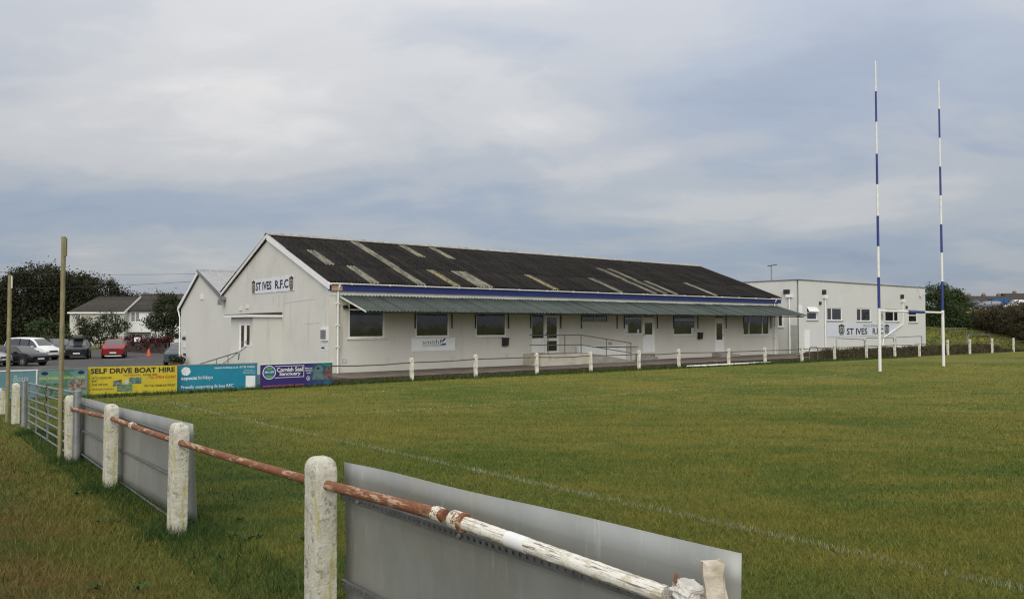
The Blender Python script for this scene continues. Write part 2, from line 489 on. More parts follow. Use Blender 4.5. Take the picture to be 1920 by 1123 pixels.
def blades(name, xy, h, w, mat, lean=.5, z0=None, parent=None, hj=.5, tlo=0.0):
    n = len(xy)
    z = gz(xy[:, 0], xy[:, 1]) if z0 is None else z0
    a = RNG.uniform(0, 2 * np.pi, n); hh = h * RNG.uniform(1 - hj, 1 + hj, n); ww = w * RNG.uniform(.6, 1.3, n)
    dx, dy = np.cos(a) * ww / 2, np.sin(a) * ww / 2
    b = RNG.uniform(0, 2 * np.pi, n); ln = hh * RNG.uniform(.1, 1.0, n) * lean * 2
    p0 = np.stack([xy[:, 0] - dx, xy[:, 1] - dy, z - .004], -1)
    p1 = np.stack([xy[:, 0] + dx, xy[:, 1] + dy, z - .004], -1)
    p2 = np.stack([xy[:, 0] + np.cos(b) * ln, xy[:, 1] + np.sin(b) * ln, z + hh], -1)
    v = np.stack([p0, p1, p2], 1).reshape(-1, 3)
    f = np.arange(3 * n).reshape(-1, 3)
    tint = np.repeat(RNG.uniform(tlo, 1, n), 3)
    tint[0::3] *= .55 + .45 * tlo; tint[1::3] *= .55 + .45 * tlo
    return np_mesh(name, v, f, mat, parent, tint)
def wedge(y0, y1, dens, half=.74, pad=1.2):
    w = half * y1 + pad
    n = int(dens * 2 * w * (y1 - y0))
    xy = np.stack([RNG.uniform(-w, w, n), RNG.uniform(y0, y1, n)], -1)
    return xy[np.abs(xy[:, 0]) < half * xy[:, 1] + pad]
def build_grass():
    parts = [(1.8, 5.5, 4200, .040, .0055), (5.5, 8.5, 2300, .038, .0065), (8.5, 13, 950, .036, .010), (13, 20, 360, .034, .016),
             (20, 30, 130, .030, .026), (30, 44, 60, .026, .04)]
    xs = []; V = []
    for i, (y0, y1, d, h, w) in enumerate(parts):
        xy = wedge(y0, y1, d)
        t, p = tp(xy[:, 0], xy[:, 1])
        xy = xy[p < -4.75 - np.maximum(t - 2, 0) * .058]
        t, p = tp(xy[:, 0], xy[:, 1])
        hh = h * (1 + .55 * (t < -13.6) * RNG.uniform(0, 1, len(xy)))
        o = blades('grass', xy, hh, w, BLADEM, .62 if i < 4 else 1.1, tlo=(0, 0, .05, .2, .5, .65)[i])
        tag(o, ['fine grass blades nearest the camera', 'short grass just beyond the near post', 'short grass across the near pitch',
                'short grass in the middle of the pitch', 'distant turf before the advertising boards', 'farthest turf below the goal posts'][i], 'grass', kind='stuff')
build_grass()
def fence_weeds():
    # longer, darker grass that the mower misses under the fences
    def strip(t0, t1, p0, p1, n):
        t = RNG.uniform(t0, t1, n); p = RNG.uniform(p0, p1, n)
        x, y = wd(t, p); return np.stack([x, y], -1)
    xy = np.concatenate([strip(-13.5, -12.85, -31, -14.5, 9000)] +
                        [np.stack(wd(-13.25 + RNG.normal(0, .15, 1100), pp + RNG.normal(0, .17, 1100)), -1) for pp in (-19.3, -22.18, -25.14, -28.3, -14.67)])
    tag(blades('fence_grass', xy, .095, .008, WEEDM, .6, hj=.7), 'longer dark grass growing under the near touchline fence', 'grass', kind='stuff')
    t = RNG.uniform(-11, 42, 9000); p = -4.9 - np.maximum(t - 2, 0) * .058 + RNG.normal(0, .22, 9000)
    xy = np.stack(wd(t, p), -1)
    tag(blades('verge_grass', xy, .13, .03, WEEDM, .6), 'dark rank grass along the foot of the far fence', 'grass', kind='stuff')
fence_weeds()
def pitch_line(ta, pa, tb, pb, wid, dens, h, w, label):
    L = math.hypot(tb - ta, pb - pa)
    n = int(L * wid * dens)
    u = RNG.uniform(0, 1, n); k = RNG.normal(0, wid * .33, n)
    nx, ny = -(pb - pa) / L, (tb - ta) / L
    t = ta + (tb - ta) * u + nx * k; p = pa + (pb - pa) * u + ny * k
    keep = (np.sin(u * L * 2.1) + np.sin(u * L * 5.7 + 1) + RNG.normal(0, 1.6, n)) > -1.6
    x, y = wd(t, p)
    o = blades('pitch_line', np.stack([x, y], -1)[keep], h, w, LINEM, .5)
    tag(o, label, None, kind='structure')
pitch_line(-8.9, -31.8, -8.9, -22, .10, 2600, .043, .007, 'worn white touchline painted across the near grass')
pitch_line(-8.9, -22, -8.9, -8, .10, 1000, .040, .012, 'faint white touchline running away toward the boards')
pitch_line(-8.9, -14.6, 21, -14.6, .12, 520, .034, .028, 'faint white goal line running to the posts')
pitch_line(30, -14.6, 50, -14.6, .13, 300, .032, .04, 'faint white goal line right of the posts')
pitch_line(-8.9, -8.6, 40, -8.6, .13, 200, .03, .035, 'nearly worn away white line in front of the clubhouse')

# ------------------------------------------------------------------ car park, terrace path, soil bank
ASPH = M('worn_asphalt', (.075, .070, .068), (.052, .05, .05), 2, .9, .25, bump=.4, bscale=40, patch=(.10, .092, .085), pscale=.25)
def sheet(name, ts, ps, lift, mat, label):
    gt, gp = np.meshgrid(np.array(ts), np.array(ps))
    x, y = wd(gt, gp)
    v = np.stack([x, y, gz(x, y) + lift], -1).reshape(-1, 3)
    n, m = len(ts), len(ps)
    i = np.arange(m - 1)[:, None] * n + np.arange(n - 1)[None]
    f = np.stack([i, i + 1, i + n + 1, i + n], -1).reshape(-1, 4)
    return tag(np_mesh(name, v, f, mat, smooth=True), label, None, kind='structure')
sheet('car_park', np.arange(-75, 30.1, 1), np.arange(-3.2, 70.1, 1), .03, ASPH, 'dark asphalt car park beyond the advertising boards')
CLUB_ROT = ROTZ
def build_path():
    rng = random.Random(3)
    mb = MB(lambda t, p, z: (*wd(t, p), z))
    # slabs of the terrace, each its own piece, under one root in the ground setting
    root = empty('terrace_path', (*wd(0, 0), 0), ROTZ, 'brown worn path along the foot of the clubhouse wall')
    root['kind'] = 'structure'
    t = -.6; k = 0
    while t < 43:
        w = 3.0
        pf = -3.75 - max(t - 2, 0) * .03
        b = MB(); dz = rng.uniform(-.012, .012)
        b.box(t, t + w - .02, pf + rng.uniform(-.05, .05), 0.02 if t > -.5 else 0.0, -.2, .14 + dz)
        b.build('path_bay', PATHM, root, bevel=.02)
        t += w
build_path()
def build_verge():
    # rough dark soil between the path edge and the fence
    n = 170; rows = 7
    tt = np.linspace(-2, 44, n)
    v = []
    for i, t in enumerate(tt):
        pf = -3.75 - max(t - 2, 0) * .03; pe = -4.75 - max(t - 2, 0) * .058
        for r in range(rows):
            u = r / (rows - 1)
            p = pf + .06 + (pe - pf) * u
            z = .12 * (1 - u) ** .6 + .02 + RNG.normal(0, .022) * (0 if r in (0, rows - 1) else 1) - (.05 if r == rows - 1 else 0)
            v.append((*wd(t, p + RNG.normal(0, .03)), z))
    f = [(i * rows + r, (i + 1) * rows + r, (i + 1) * rows + r + 1, i * rows + r + 1) for i in range(n - 1) for r in range(rows - 1)]
    tag(np_mesh('verge', np.array(v), np.array(f), SOIL), 'strip of bare dark soil between the path and the fence', None, kind='structure')
build_verge()

# ------------------------------------------------------------------ building helpers (local frame: x = t, y = p, z)
def wall_panel(mb, fr, u0, u1, v0, v1, holes, depth):
    """flat wall with rectangular openings; fr(u, v, d) -> point, d measured into the building"""
    us = sorted({u0, u1, *[q for h in holes for q in (h[0], h[2])]}); vs = sorted({v0, v1, *[q for h in holes for q in (h[1], h[3])]})
    us = [u for u in us if u0 <= u <= u1]; vs = [v for v in vs if v0 <= v <= v1]
    for a, b in zip(us[:-1], us[1:]):
        for c, d in zip(vs[:-1], vs[1:]):
            mu, mv = (a + b) / 2, (c + d) / 2
            if any(h[0] < mu < h[2] and h[1] < mv < h[3] for h in holes): continue
            mb.quad(fr(a, c, 0), fr(b, c, 0), fr(b, d, 0), fr(a, d, 0))
    for a, c, b, d in holes:
        for (p, q) in (((a, c), (b, c)), ((b, c), (b, d)), ((b, d), (a, d)), ((a, d), (a, c))):
            mb.quad(fr(*p, 0), fr(*q, 0), fr(*q, depth), fr(*p, depth))
def fbox(mb, fr, u0, u1, v0, v1, d0, d1):
    c = [fr(u, v, d) for d in (d0, d1) for (u, v) in ((u0, v0), (u1, v0), (u1, v1), (u0, v1))]
    mb.add(c, [(0, 1, 2, 3), (4, 7, 6, 5), (0, 4, 5, 1), (1, 5, 6, 2), (2, 6, 7, 3), (3, 7, 4, 0)])
def window(parent, fr, u0, v0, u1, v1, mull=(), trans=(), fw=.06, rec=.07, sill=True, mat=None, glass=None, sillmat=None, name='window', light_trans=None):
    """frame with mullions/transoms; panes and sill are sub-parts.  trans: list of v, or (v, ua, ub)"""
    mb = MB()
    d0, d1 = rec - .045, rec + .03
    fbox(mb, fr, u0, u1, v0, v0 + fw, d0, d1); fbox(mb, fr, u0, u1, v1 - fw, v1, d0, d1)
    fbox(mb, fr, u0, u0 + fw, v0 + fw, v1 - fw, d0, d1); fbox(mb, fr, u1 - fw, u1, v0 + fw, v1 - fw, d0, d1)
    us = [u0, *mull, u1]
    for m in mull: fbox(mb, fr, m - fw * .55, m + fw * .55, v0 + fw, v1 - fw, d0 + .003, d1)
    for tr in trans:
        v, a, b = tr if isinstance(tr, tuple) else (tr, u0, u1)
        fbox(mb, fr, a + fw * .6, b - fw * .6, v - fw * .5, v + fw * .5, d0 + .005, d1)
    o = mb.build(name, mat or UPVC, parent)
    vs = [v0 + fw * .5, *sorted({(q[0] if isinstance(q, tuple) else q) for q in trans}), v1 - fw * .5]
    for a, b in zip(us[:-1], us[1:]):
        for c, d in zip(vs[:-1], vs[1:]):
            g = MB(); fbox(g, fr, a + .03, b - .03, c, d, rec - .005, rec + .012)
            g.build('pane', glass or GLASS, o)
    if sill:
        s = MB(); fbox(s, fr, u0 - .08, u1 + .08, v0 - .07, v0 - .002, -.06, rec + .02)
        s.build('sill', sillmat or OFFW, o)
    return o
def door(parent, fr, u0, v0, u1, v1, glass_rects, rec=.07, name='door', mat=None, handle='l', glass=None, fw=.05):
    mb = MB()
    fbox(mb, fr, u0, u0 + fw, v0, v1, rec - .05, rec + .03); fbox(mb, fr, u1 - fw, u1, v0, v1, rec - .05, rec + .03)
    fbox(mb, fr, u0 + fw, u1 - fw, v1 - fw, v1, rec - .05, rec + .03)
    fbox(mb, fr, u0 + fw, u1 - fw, v0, v1 - fw, rec, rec + .04)
    o = mb.build(name, mat or UPVC, parent)
    for a, c, b, d in glass_rects:
        g = MB(); fbox(g, fr, a, b, c, d, rec - .012, rec + .01); g.build('pane', glass or GLASS, o)
        r_ = MB()
        for q in ((a - .03, b + .03, c - .03, c), (a - .03, b + .03, d, d + .03), (a - .03, a, c, d), (b, b + .03, c, d)):
            fbox(r_, fr, *q, rec - .018, rec + .004)
        r_.build('glazing_bead', mat or UPVC, o)
    h = MB(); uh = u0 + .11 if handle == 'l' else u1 - .11; vh = v0 + (v1 - v0) * .45
    fbox(h, fr, uh - .02, uh + .02, vh - .1, vh + .1, rec - .02, rec); fbox(h, fr, uh - .015, uh + .11 if handle == 'l' else uh + .015, vh - .012, vh + .012, rec - .055, rec - .02)
    h.build('handle', DARKST, o)
    return o
def text_polys(body, bold=0.0, shear=0.0, spacing=1.0):
    c = bpy.data.curves.new('lettering', 'FONT'); c.body = body; c.size = 1; c.offset = bold; c.shear = shear
    c.space_character = spacing; c.resolution_u = 3
    o = bpy.data.objects.new('lettering', c); COL.objects.link(o)
    dg = bpy.context.evaluated_depsgraph_get()
    me = bpy.data.meshes.new_from_object(o.evaluated_get(dg))
    v = np.array([q.co[:] for q in me.vertices]) if len(me.vertices) else np.zeros((0, 3))
    f = [tuple(q.vertices) for q in me.polygons]
    bpy.data.objects.remove(o); bpy.data.curves.remove(c); bpy.data.meshes.remove(me)
    return v, f
def lettering(parent, fr, body, u0, v0, u1, v1, mat, bold=0.0, d=-.006, shear=0.0, spacing=1.0, name='lettering'):
    """writing fitted to the rectangle on a sign face"""
    v, f = text_polys(body, bold, shear, spacing)
    lo, hi = v.min(0), v.max(0)
    mb = MB()
    mb.add([fr(u0 + (q[0] - lo[0]) / (hi[0] - lo[0]) * (u1 - u0), v0 + (q[1] - lo[1]) / (hi[1] - lo[1]) * (v1 - v0), d) for q in v], f)
    return mb.build(name, mat, parent)
def flatpoly(parent, fr, pts, mat, d=-.004, name='print'):
    mb = MB(); mb.poly([fr(u, v, d) for u, v in pts])
    return mb.build(name, mat, parent)
def ring(u, v, ru, rv, n=24):
    return [(u + ru * math.cos(2 * math.pi * k / n), v + rv * math.sin(2 * math.pi * k / n)) for k in range(n)]
PLAIN = lambda name, c, rough=.5: M(name, c, tuple(q * .88 for q in c), 3.0, rough, .35)
INK = PLAIN('black_print', (.012, .012, .014)); NAVY = PLAIN('navy_print', (.012, .018, .06)); SIGNW = PLAIN('white_sign_face', (.68, .70, .72))
WHITEP = PLAIN('white_print', (.75, .76, .76)); REDP = PLAIN('red_print', (.45, .05, .02))

# corrugated sheet: u across (waves), v along; returns mesh in local coords
def corr_mesh(name, width, length, waves, amp, mat, per=6, thick=0.0):
    n = waves * per
    u = np.linspace(0, width, n + 1); z = amp * np.cos(np.linspace(0, waves * 2 * np.pi, n + 1))
    v = [(a, 0, b) for a, b in zip(u, z)] + [(a, length, b) for a, b in zip(u, z)]
    f = [(i, i + 1, n + 2 + i, n + 1 + i) for i in range(n)]
    me = bpy.data.meshes.new(name); me.from_pydata(v, [], f); me.materials.append(mat)
    me.polygons.foreach_set('use_smooth', [True] * len(f))
    return me

def m_roof():
    t = NT('mossy_fibre_cement')
    col = t.mix(t.ramp(t.noise(1.7, 8, .68), .32, .68), (.0115, .011, .0105), (.027, .025, .023))
    col = t.mix(t.math('MULTIPLY', t.ramp(t.noise(.5, 7, .65, loc=(3, 3, 3)), .5, .7), .75), col, (.034, .028, .022))
    col = t.mix(t.ramp(t.noise(13, 6, .7), .64, .72), col, (.060, .057, .050))
    col = t.mix(t.math('MULTIPLY', t.ramp(t.noise(4, 7, .7, sc=(1, .12, 1)), .60, .72), .6), col, (.045, .040, .034))
    v = t.math('MULTIPLY_ADD', t.rnd(), .5, .72)
    cc = t.n.new('ShaderNodeCombineXYZ')
    for i in range(3): t.l.new(v, cc.inputs[i])
    col = t.mix(1.0, col, cc.outputs[0], 'MULTIPLY')
    t.bump(t.noise(30, 6, .7), .5, .02)
    return t.done(col, .95, 0, .12)
ROOFM = m_roof()
def m_skyl():
    t = NT('dirty_rooflight_sheet')
    col = t.mix(t.ramp(t.noise(2.2, 7, .65), .3, .7), (.215, .205, .155), (.125, .118, .088))
    col = t.mix(t.math('MULTIPLY', t.ramp(t.noise(5, 7, .7, sc=(1, .2, 1), loc=(2, 8, 1)), .46, .60), .85), col, (.05, .047, .037))
    v = t.math('MULTIPLY_ADD', t.rnd(), .5, .7)
    cc = t.n.new('ShaderNodeCombineXYZ'); [t.l.new(v, cc.inputs[i]) for i in range(3)]
    col = t.mix(1.0, col, cc.outputs[0], 'MULTIPLY')
    return t.done(col, .7, 0, .3)
SKYL = m_skyl()
SKYY = M('yellowed_rooflight_sheet', (.24, .20, .10), (.16, .135, .07), 4, .7, .3, patch=(.07, .064, .045), pscale=5, pth=(.46, .6))
AWN = M('green_awning_sheet', (.042, .056, .048), (.029, .040, .034), 1.5, .6, .3, patch=(.054, .068, .058), pscale=2.5, rnd=.35)
METROOF = M('pale_metal_roof', (.34, .345, .345), (.28, .285, .285), 1.2, .6, .4, metal=.2, streak=(.20, .205, .20))

# ------------------------------------------------------------------ clubhouse
LEN, HALF, HE, HR = 36.2, 7.4, 4.27, 7.12
def front(u, v, d): return (u, d, v)            # pitch-side wall, d into the building
def gable(u, v, d): return (d, u, v)            # gable wall
def build_clubhouse():
    root = empty('clubhouse', (CX0, CY0, 0), ROTZ, 'long cream clubhouse with dark corrugated roof and green awning', 'clubhouse')
    F = lambda px, py, p=0.0: on_front(px, py, p)
    def fr_rect(x0, y0, x1, y1): a = F(x0, y1); b = F(x1, y0); return a[0], a[1], b[0], b[1]
    wins = [fr_rect(653, 567, 721, 634), fr_rect(779, 570, 842, 632), fr_rect(892, 572, 949, 631)]
    w4 = fr_rect(1091, 577, 1140, 604); w5 = fr_rect(1171, 587, 1205, 626.5); w6 = fr_rect(1263.5, 588, 1304, 628); w7 = fr_rect(1394, 589, 1442, 628)
    d1a = fr_rect(997, 585, 1021.5, 661.5); d1b = fr_rect(1022.5, 585, 1048, 661.5); d2 = fr_rect(1205.8, 589, 1228, 660); d3 = fr_rect(1341.5, 590, 1358, 661.5)
    holes = [*wins, w4, w5, w6, w7, (d1a[0], min(d1a[1], d1b[1]), d1b[2], 3.1), d2, d3]
    # walls
    mb = MB(); wall_panel(mb, front, 0, LEN, -.4, 4.02, [(a, b, c, min(d, 3.95)) for a, b, c, d in holes], .13)
    mb.quad((0, .14, -.4), (LEN, .14, -.4), (LEN, .14, 4.0), (0, .14, 4.0))
    mb.build('front_wall', WALL, root)
    mb = MB(); mb.prism([(0, .005, -1.2), (0, 2 * HALF, -1.2), (0, 2 * HALF, HE - .1), (0, HALF, HR - .12), (0, .005, HE - .1)], (.25, 0, 0))
    mb.m = None
    mb.v = [(x - .002, y, z) for x, y, z in mb.v]
    mb.build('gable_wall', WALLG, root)
    mb = MB(); mb.prism([(LEN, 0.005, -.4), (LEN, 2 * HALF, -.4), (LEN, 2 * HALF, HE - .1), (LEN, HALF, HR - .12), (LEN, 0.005, HE - .1)], (-.25, 0, 0))
    mb.build('end_wall', WALL, root)
    mb = MB(); mb.box(.0, LEN, 2 * HALF - .2, 2 * HALF - .001, -1, HE - .12); mb.build('rear_wall', WALL, root)
    mb = MB(); mb.box(.003, LEN - .003, -.03, .12, 3.72, 4.05); mb.build('white_band', BANDW, root)
    # roof, sheet by sheet
    slope = math.hypot(HALF + .25, HR - HE); ang = math.atan2(HR - HE, HALF + .25)
    ncol = 70; cw = (LEN + .36) / ncol
    cuts = [0, .345, .645, 1.0]
    sky = {}
    for t0, t1, rows, kind in ((1.0, 1.5, (1,), 0), (2.0, 2.4, (0,), 0), (4.75, 5.2, (0, 1, 2), 0), (7.6, 8.0, (2,), 0), (9.55, 10, (2,), 0), (6.6, 7.0, (0,), 1),
                               (8.15, 9.0, (0,), 0), (13.2, 13.7, (0,), 1), (18.75, 19.2, (0,), 0), (21.55, 22.1, (0, 1), 0), (22.9, 23.5, (0, 1), 0),
                               (24.1, 24.6, (0,), 0), (28.2, 28.7, (0,), 0)):
        c0 = int(round((t0 + .18) / cw)); c1 = max(c0 + 1, int(round((t1 + .18) / cw)))
        for c in range(c0, c1):
            for r in rows: sky[(c, r)] = kind + 1
    meshes = []
    for r in range(3):
        L = (cuts[r + 1] - cuts[r]) * slope + (.12 if r < 2 else 0)
        meshes.append([corr_mesh('roof_sheet', cw + .02, L, 3, .034, m) for m in (ROOFM, SKYL, SKYY)])
    rr = random.Random(5)
    for c in range(ncol):
        for r in range(3):
            k = sky.get((c, r), 0)
            o = link('roof_sheet' if not k else 'rooflight_sheet', meshes[r][k], root)
            s0 = cuts[r] * slope
            o.location = (-.18 + c * cw, -.25 + math.cos(ang) * s0, HE + .05 + math.sin(ang) * s0 + .018 * r * 0 + .012 * (r % 2) + rr.uniform(-.004, .004))
            o.rotation_euler = (ang - (.012 if r < 2 else 0) * 0, 0, rr.uniform(-.002, .002))
    mb = MB()
    nw = 230
    for i in range(nw + 1):
        t = -.18 + (LEN + .36) * i / nw; z = .025 * math.cos(i * math.pi)
        mb.v += [(t, HALF, HR + .04 + z), (t, 2 * HALF + .2, HE + .04 + z)]
    mb.f = [(2 * i, 2 * i + 1, 2 * i + 3, 2 * i + 2) for i in range(nw)]
    mb.build('rear_roof', ROOFM, root)
    mb = MB(); mb.prism([(-.2, HALF - .26, HR + .0), (-.2, HALF, HR + .13), (-.2, HALF + .26, HR + .0), (-.2, HALF + .26, HR + .03), (-.2, HALF, HR + .16), (-.2, HALF - .26, HR + .03)], (LEN + .4, 0, 0))
    mb.build('ridge_cap', M('pale_ridge_cap', (.36, .355, .33), (.23, .225, .205), 3, .85, .2, patch=(.10, .095, .08), pscale=3), root)
    # barge boards
    for nm, s in (('barge_board', 1), ('barge_board', -1)):
        mb = MB()
        y0, y1 = (-.3, HALF) if s > 0 else (2 * HALF + .1, HALF)
        z0, z1 = HE + .02, HR + .07
        bw = .32 if s > 0 else .17
        if s < 0: z0 = HE - .02
        mb.prism([(-.17, y0, z0 - bw), (-.17, y1, z1 - bw), (-.17, y1, z1), (-.17, y0, z0)], (.05, 0, 0))
        mb.build(nm, UPVC if s > 0 else OFFW, root)
        mb = MB(); mb.prism([(-.12, y0, z0 - .12), (-.12, y1, z1 - .12), (-.12, y1, z1 - .05), (-.12, y0, z0 - .05)], (.12, 0, 0))
        mb.build('soffit', DARKST if s < 0 else OFFW, root)
    # fascia, gutter, downpipes
    mb = MB(); mb.box(-.12, LEN + .15, -.19, -.16, 3.92, 4.24); mb.build('fascia', BLUE, root)
    mb = MB(); mb.box(-.12, LEN + .15, -.16, .0, 4.03, 4.06); mb.build('eaves_soffit', OFFW, root)
    a = F(622, 536, -.2)[0]; b = F(642, 536, -.2)[0]
    mb = MB(); mb.box(a, b, -.2, -.19, 3.93, 4.23); mb.build('bare_fascia_patch', PEEL, root)['label'] = 'bare orange patch on the blue fascia'
    mb = MB()
    for i in range(37):
        t = -.1 + (LEN + .22) * i / 36; dz = -.0006 * i
        for k in range(7):
            an = math.pi + math.pi * k / 6
            mb.v.append((t, -.26 + .065 * math.cos(an), 4.27 + dz + .065 * math.sin(an)))
    mb.f = [(i * 7 + k, i * 7 + k + 1, (i + 1) * 7 + k + 1, (i + 1) * 7 + k) for i in range(36) for k in range(6)]
    g = mb.build('gutter', UPVC, root, True)
    sol = g.modifiers.new('thick', 'SOLIDIFY'); sol.thickness = .008
    for i in range(1, 37, 2):
        mb = MB(); mb.box(i - .02, i + .02, -.335, -.19, 4.19, 4.28); mb.build('gutter_bracket', OFFW, g)
    for px, py0, py1 in ((634, 536, 703), (1452.5, 563, 666)):
        t = F(px, 600, -.12)[0]
        mb = MB(); mb.tube([(t, -.26, 4.2), (t, -.26, 4.12), (t, -.11, 3.95), (t, -.11, .1)], .048, 10)
        dp = mb.build('downpipe', UPVC, root, True)
        for z in (3.3, 2.3, 1.3):
            mb = MB(); mb.box(t - .075, t + .075, -.165, -.001, z, z + .07); mb.build('pipe_clip', OFFW, dp)
    # awning: corrugated sheets on steel brackets
    aw = MB(); aw.box(.55, 35.6, -2.52, -2.46, 2.86, 2.92); aw = aw.build('awning', DARKST, root)
    aw['label'] = 'long green corrugated awning shading the windows'
    n = 37; w = (35.9 - .5) / n; al = math.hypot(2.66, .78); aa = math.atan2(.78, 2.66)
    me = corr_mesh('awning_sheet', w + .03, al, 5, .025, AWN, 8)
    for i in range(n):
        o = link('awning_sheet', me, aw); o.location = (.5 + i * w, -2.66, 2.96 + rr.uniform(-.008, .008)); o.rotation_euler = (aa + rr.uniform(-.003, .003), 0, rr.uniform(-.003, .003))
    mb = MB(); mb.prism([(.5, -2.6, 2.9), (.5, -.05, 3.62), (.5, -.05, 3.70), (.5, -2.6, 2.98)], (.04, 0, 0)); mb.build('end_trim', OFFW, aw)
    for px in (778, 847, 891, 953, 994.7, 1051, 1089.7, 1156.5, 1170, 1232, 1262.7, 1308, 1361, 1394, 1445):
        t = F(px, 600)[0]
        mb = MB(); zb = F(px, 616)[1]
        mb.box(t - .025, t + .025, -.052, -.001, zb, 3.55); mb.prism([(t - .02, -.05, 3.5), (t - .02, -2.5, 2.84), (t - .02, -2.5, 2.90), (t - .02, -.05, 3.58)], (.04, 0, 0))
        mb.build('bracket', DARKST, root)
    # windows
    for i, (a, b, c, d) in enumerate(wins):
        window(root, front, a, b, c, min(d, 3.95), trans=(F(690, 581)[1] if i == 0 else 3.02,), fw=.075, rec=.05)
    window(root, front, *w4, mull=((w4[0] + w4[2]) / 2,), fw=.05, mat=OFFW, sill=True)
    window(root, front, *w5, trans=(F(1188, 597)[1],), mull=(), fw=.055, glass=GLASS)
    o = window(root, front, *w6, trans=(F(1283, 600)[1],), fw=.055)
    window(root, front, *w7, mull=(F(1405, 600)[0], F(1430, 600)[0]), fw=.055)
    a, b, c, d = w6; nb = MB(); nb.box(c - .42, c - .14, .035, .04, b + .08, b + .46); nb.build('paper_notice', SIGNW, o)
    a, b, c, d = w5; nb = MB(); nb.box(a + .07, a + .36, .035, .04, b + .08, b + .62); nb.build('paper_notice', SIGNW, o)
    nb = MB(); nb.box(c - .5, c - .3, .035, .04, b + .07, b + .3); nb.build('paper_notice', SIGNW, o)
    # doors
    a, b, c, d = d1a; zt = F(1010, 589.5)[1]; zg = F(1010, 634)[1]
    window(root, front, a, b, c, 3.1, trans=(zt,), fw=.05, sill=False, name='side_light')
    m = MB(); m.box(a + .05, c - .05, .03, .055, b + .05, zg); m.build('door_panel', UPVC, root)
    a, b, c, d = d1b
    door(root, front, a, b, c, 3.1, [(a + .16, F(1035, 634)[1], c - .12, F(1035, 595)[1]), (a + .16, F(1035, 658)[1], c - .12, F(1035, 639)[1]), (a + .06, 2.86, c - .06, 3.03)], handle='l')
    a, b, c, d = d2
    door(root, front, a, b, c, d, [(a + .22, F(1216, 627)[1], c - .2, F(1216, 605)[1]), (a + .06, d - .2, c - .06, d - .05)], handle='l')
    a, b, c, d = d3
    door(root, front, a, b, c, d, [(a + .2, F(1350, 637)[1], c - .16, F(1350, 606)[1]), (a + .06, d - .26, c - .06, d - .06)], handle='r')
    # air bricks, boxes, lamp
    for px, py in ((646, 676.5), (727, 674), (848.5, 670.5), (951, 667.5)):
        t, z = F(px, py); vb = MB(); vb.box(t - .11, t + .11, -.012, -.001, z - .1, z + .1)
        v_ = vb.build('air_brick', M('grey_vent', (.42, .42, .39), (.33, .33, .30), 12, .8), root)
        for k in range(4):
            s_ = MB(); s_.box(t - .09, t + .09, -.018, -.012, z - .08 + k * .045, z - .055 + k * .045); s_.build('slat', OFFW, v_)
    t, z = F(1143.5, 645.5); vb = MB(); vb.box(t - .14, t + .14, -.03, -.001, z - .13, z + .13); vb.build('boiler_vent', PEEL, root)
    t, z = F(646, 575, -.05); lb = MB(); lb.box(t - .05, t + .05, -.12, -.001, z - .04, z + .04); lb.prism([(t - .1, -.2, z - .08), (t - .1, -.1, z - .1), (t - .1, -.08, z + .05), (t - .1, -.2, z + .07)], (.2, 0, 0)); lb.build('wall_lamp', BLACK, root)
    # concrete landing and ramp outside the entrance
    ta = F(1027, 666, -1.45)[0]; tb = F(1109, 666, -1.45)[0]; tc_ = F(1192, 676, -1.45)[0]; zl = .74
    mb = MB(); mb.box(ta - .55, tb, -1.5, -.001, -.1, zl); mb.build('landing', M('cream_concrete', (.50, .475, .40), (.40, .375, .31), 2, .9, .2, patch=(.30, .28, .22), pscale=2.4, bump=.3), root)
    mb = MB(); mb.prism([(tb + .002, -1.5, -.1), (tc_, -1.5, -.1), (tc_, -1.5, .17), (tb + .002, -1.5, zl)], (0, 1.2, 0)); mb.build('ramp', CONC, root)
    mb = MB(); mb.prism([(tb + .1, -.28, .1), (tc_ + .4, -.28, .1), (tc_ + .4, -.28, 1.12), (tb + .1, -.28, 1.12)], (0, .18, 0)); mb.build('ramp_wall', BANDW, root)
    # steps
    t0 = F(1205, 674, -.6)[0]; t1 = F(1231, 674, -.6)[0]
    mb = MB(); mb.box(t0, t1 + .2, -.55, -.001, -.1, .34); mb.box(t0, t1 + .2, -.30, -.002, .34, .52); mb.build('door_step', CONC, root)
    t0, t1 = d3[0] - .4, d3[2] + .7
    mb = MB(); mb.box(t0, t1, -.75, -.001, -.1, .28); mb.box(t0, t1 - .4, -.42, -.002, .28, .45); mb.build('door_step', CONC, root)
    # porch on the gable with its own flat roof, glazed double door and approach ramp
    pj = 5.62; po = on_side(430, 596, -1.48)[0]; pw = 1.48
    q0 = on_side(471.5, 605, -1.42)[0]; q1 = on_side(450.5, 605, -1.42)[0]; zt = on_side(461, 604, -1.42)[1]
    zr = 2.86
    def pf(u, v, d): return (-pw + d, u, v)
    mb = MB(); mb.box(-pw, -.003, pj - .001, pj + .22, -1.2, zr - .12)
    wall_panel(mb, pf, pj + .22, po - .3, -1.2, zr - .12, [(q0, .62, q1, zt)], .1)
    mb.quad((-pw + .3, pj, -1), (-pw + .3, po, -1), (-pw + .3, po, zr - .13), (-pw + .3, pj, zr - .13))
    mb.build('porch', WALLG, root)
    mb = MB(); mb.prism([(-pw - .25, pj - .12, zr - .1), (-.002, pj - .12, zr - .1), (-.002, pj - .12, zr + .14), (-pw - .25, pj - .12, zr + .02)], (0, po - pj + .2, 0)); pr = mb.build('porch_roof', DARKST, root)
    mb = MB(); mb.box(-pw - .28, -pw - .25, pj - .14, po + .1, zr - .12, zr - .005); mb.box(-pw - .25, -.004, pj - .15, pj - .12, zr - .12, zr - .01); mb.build('fascia', UPVC, pr)
    qm = (q0 + q1) / 2
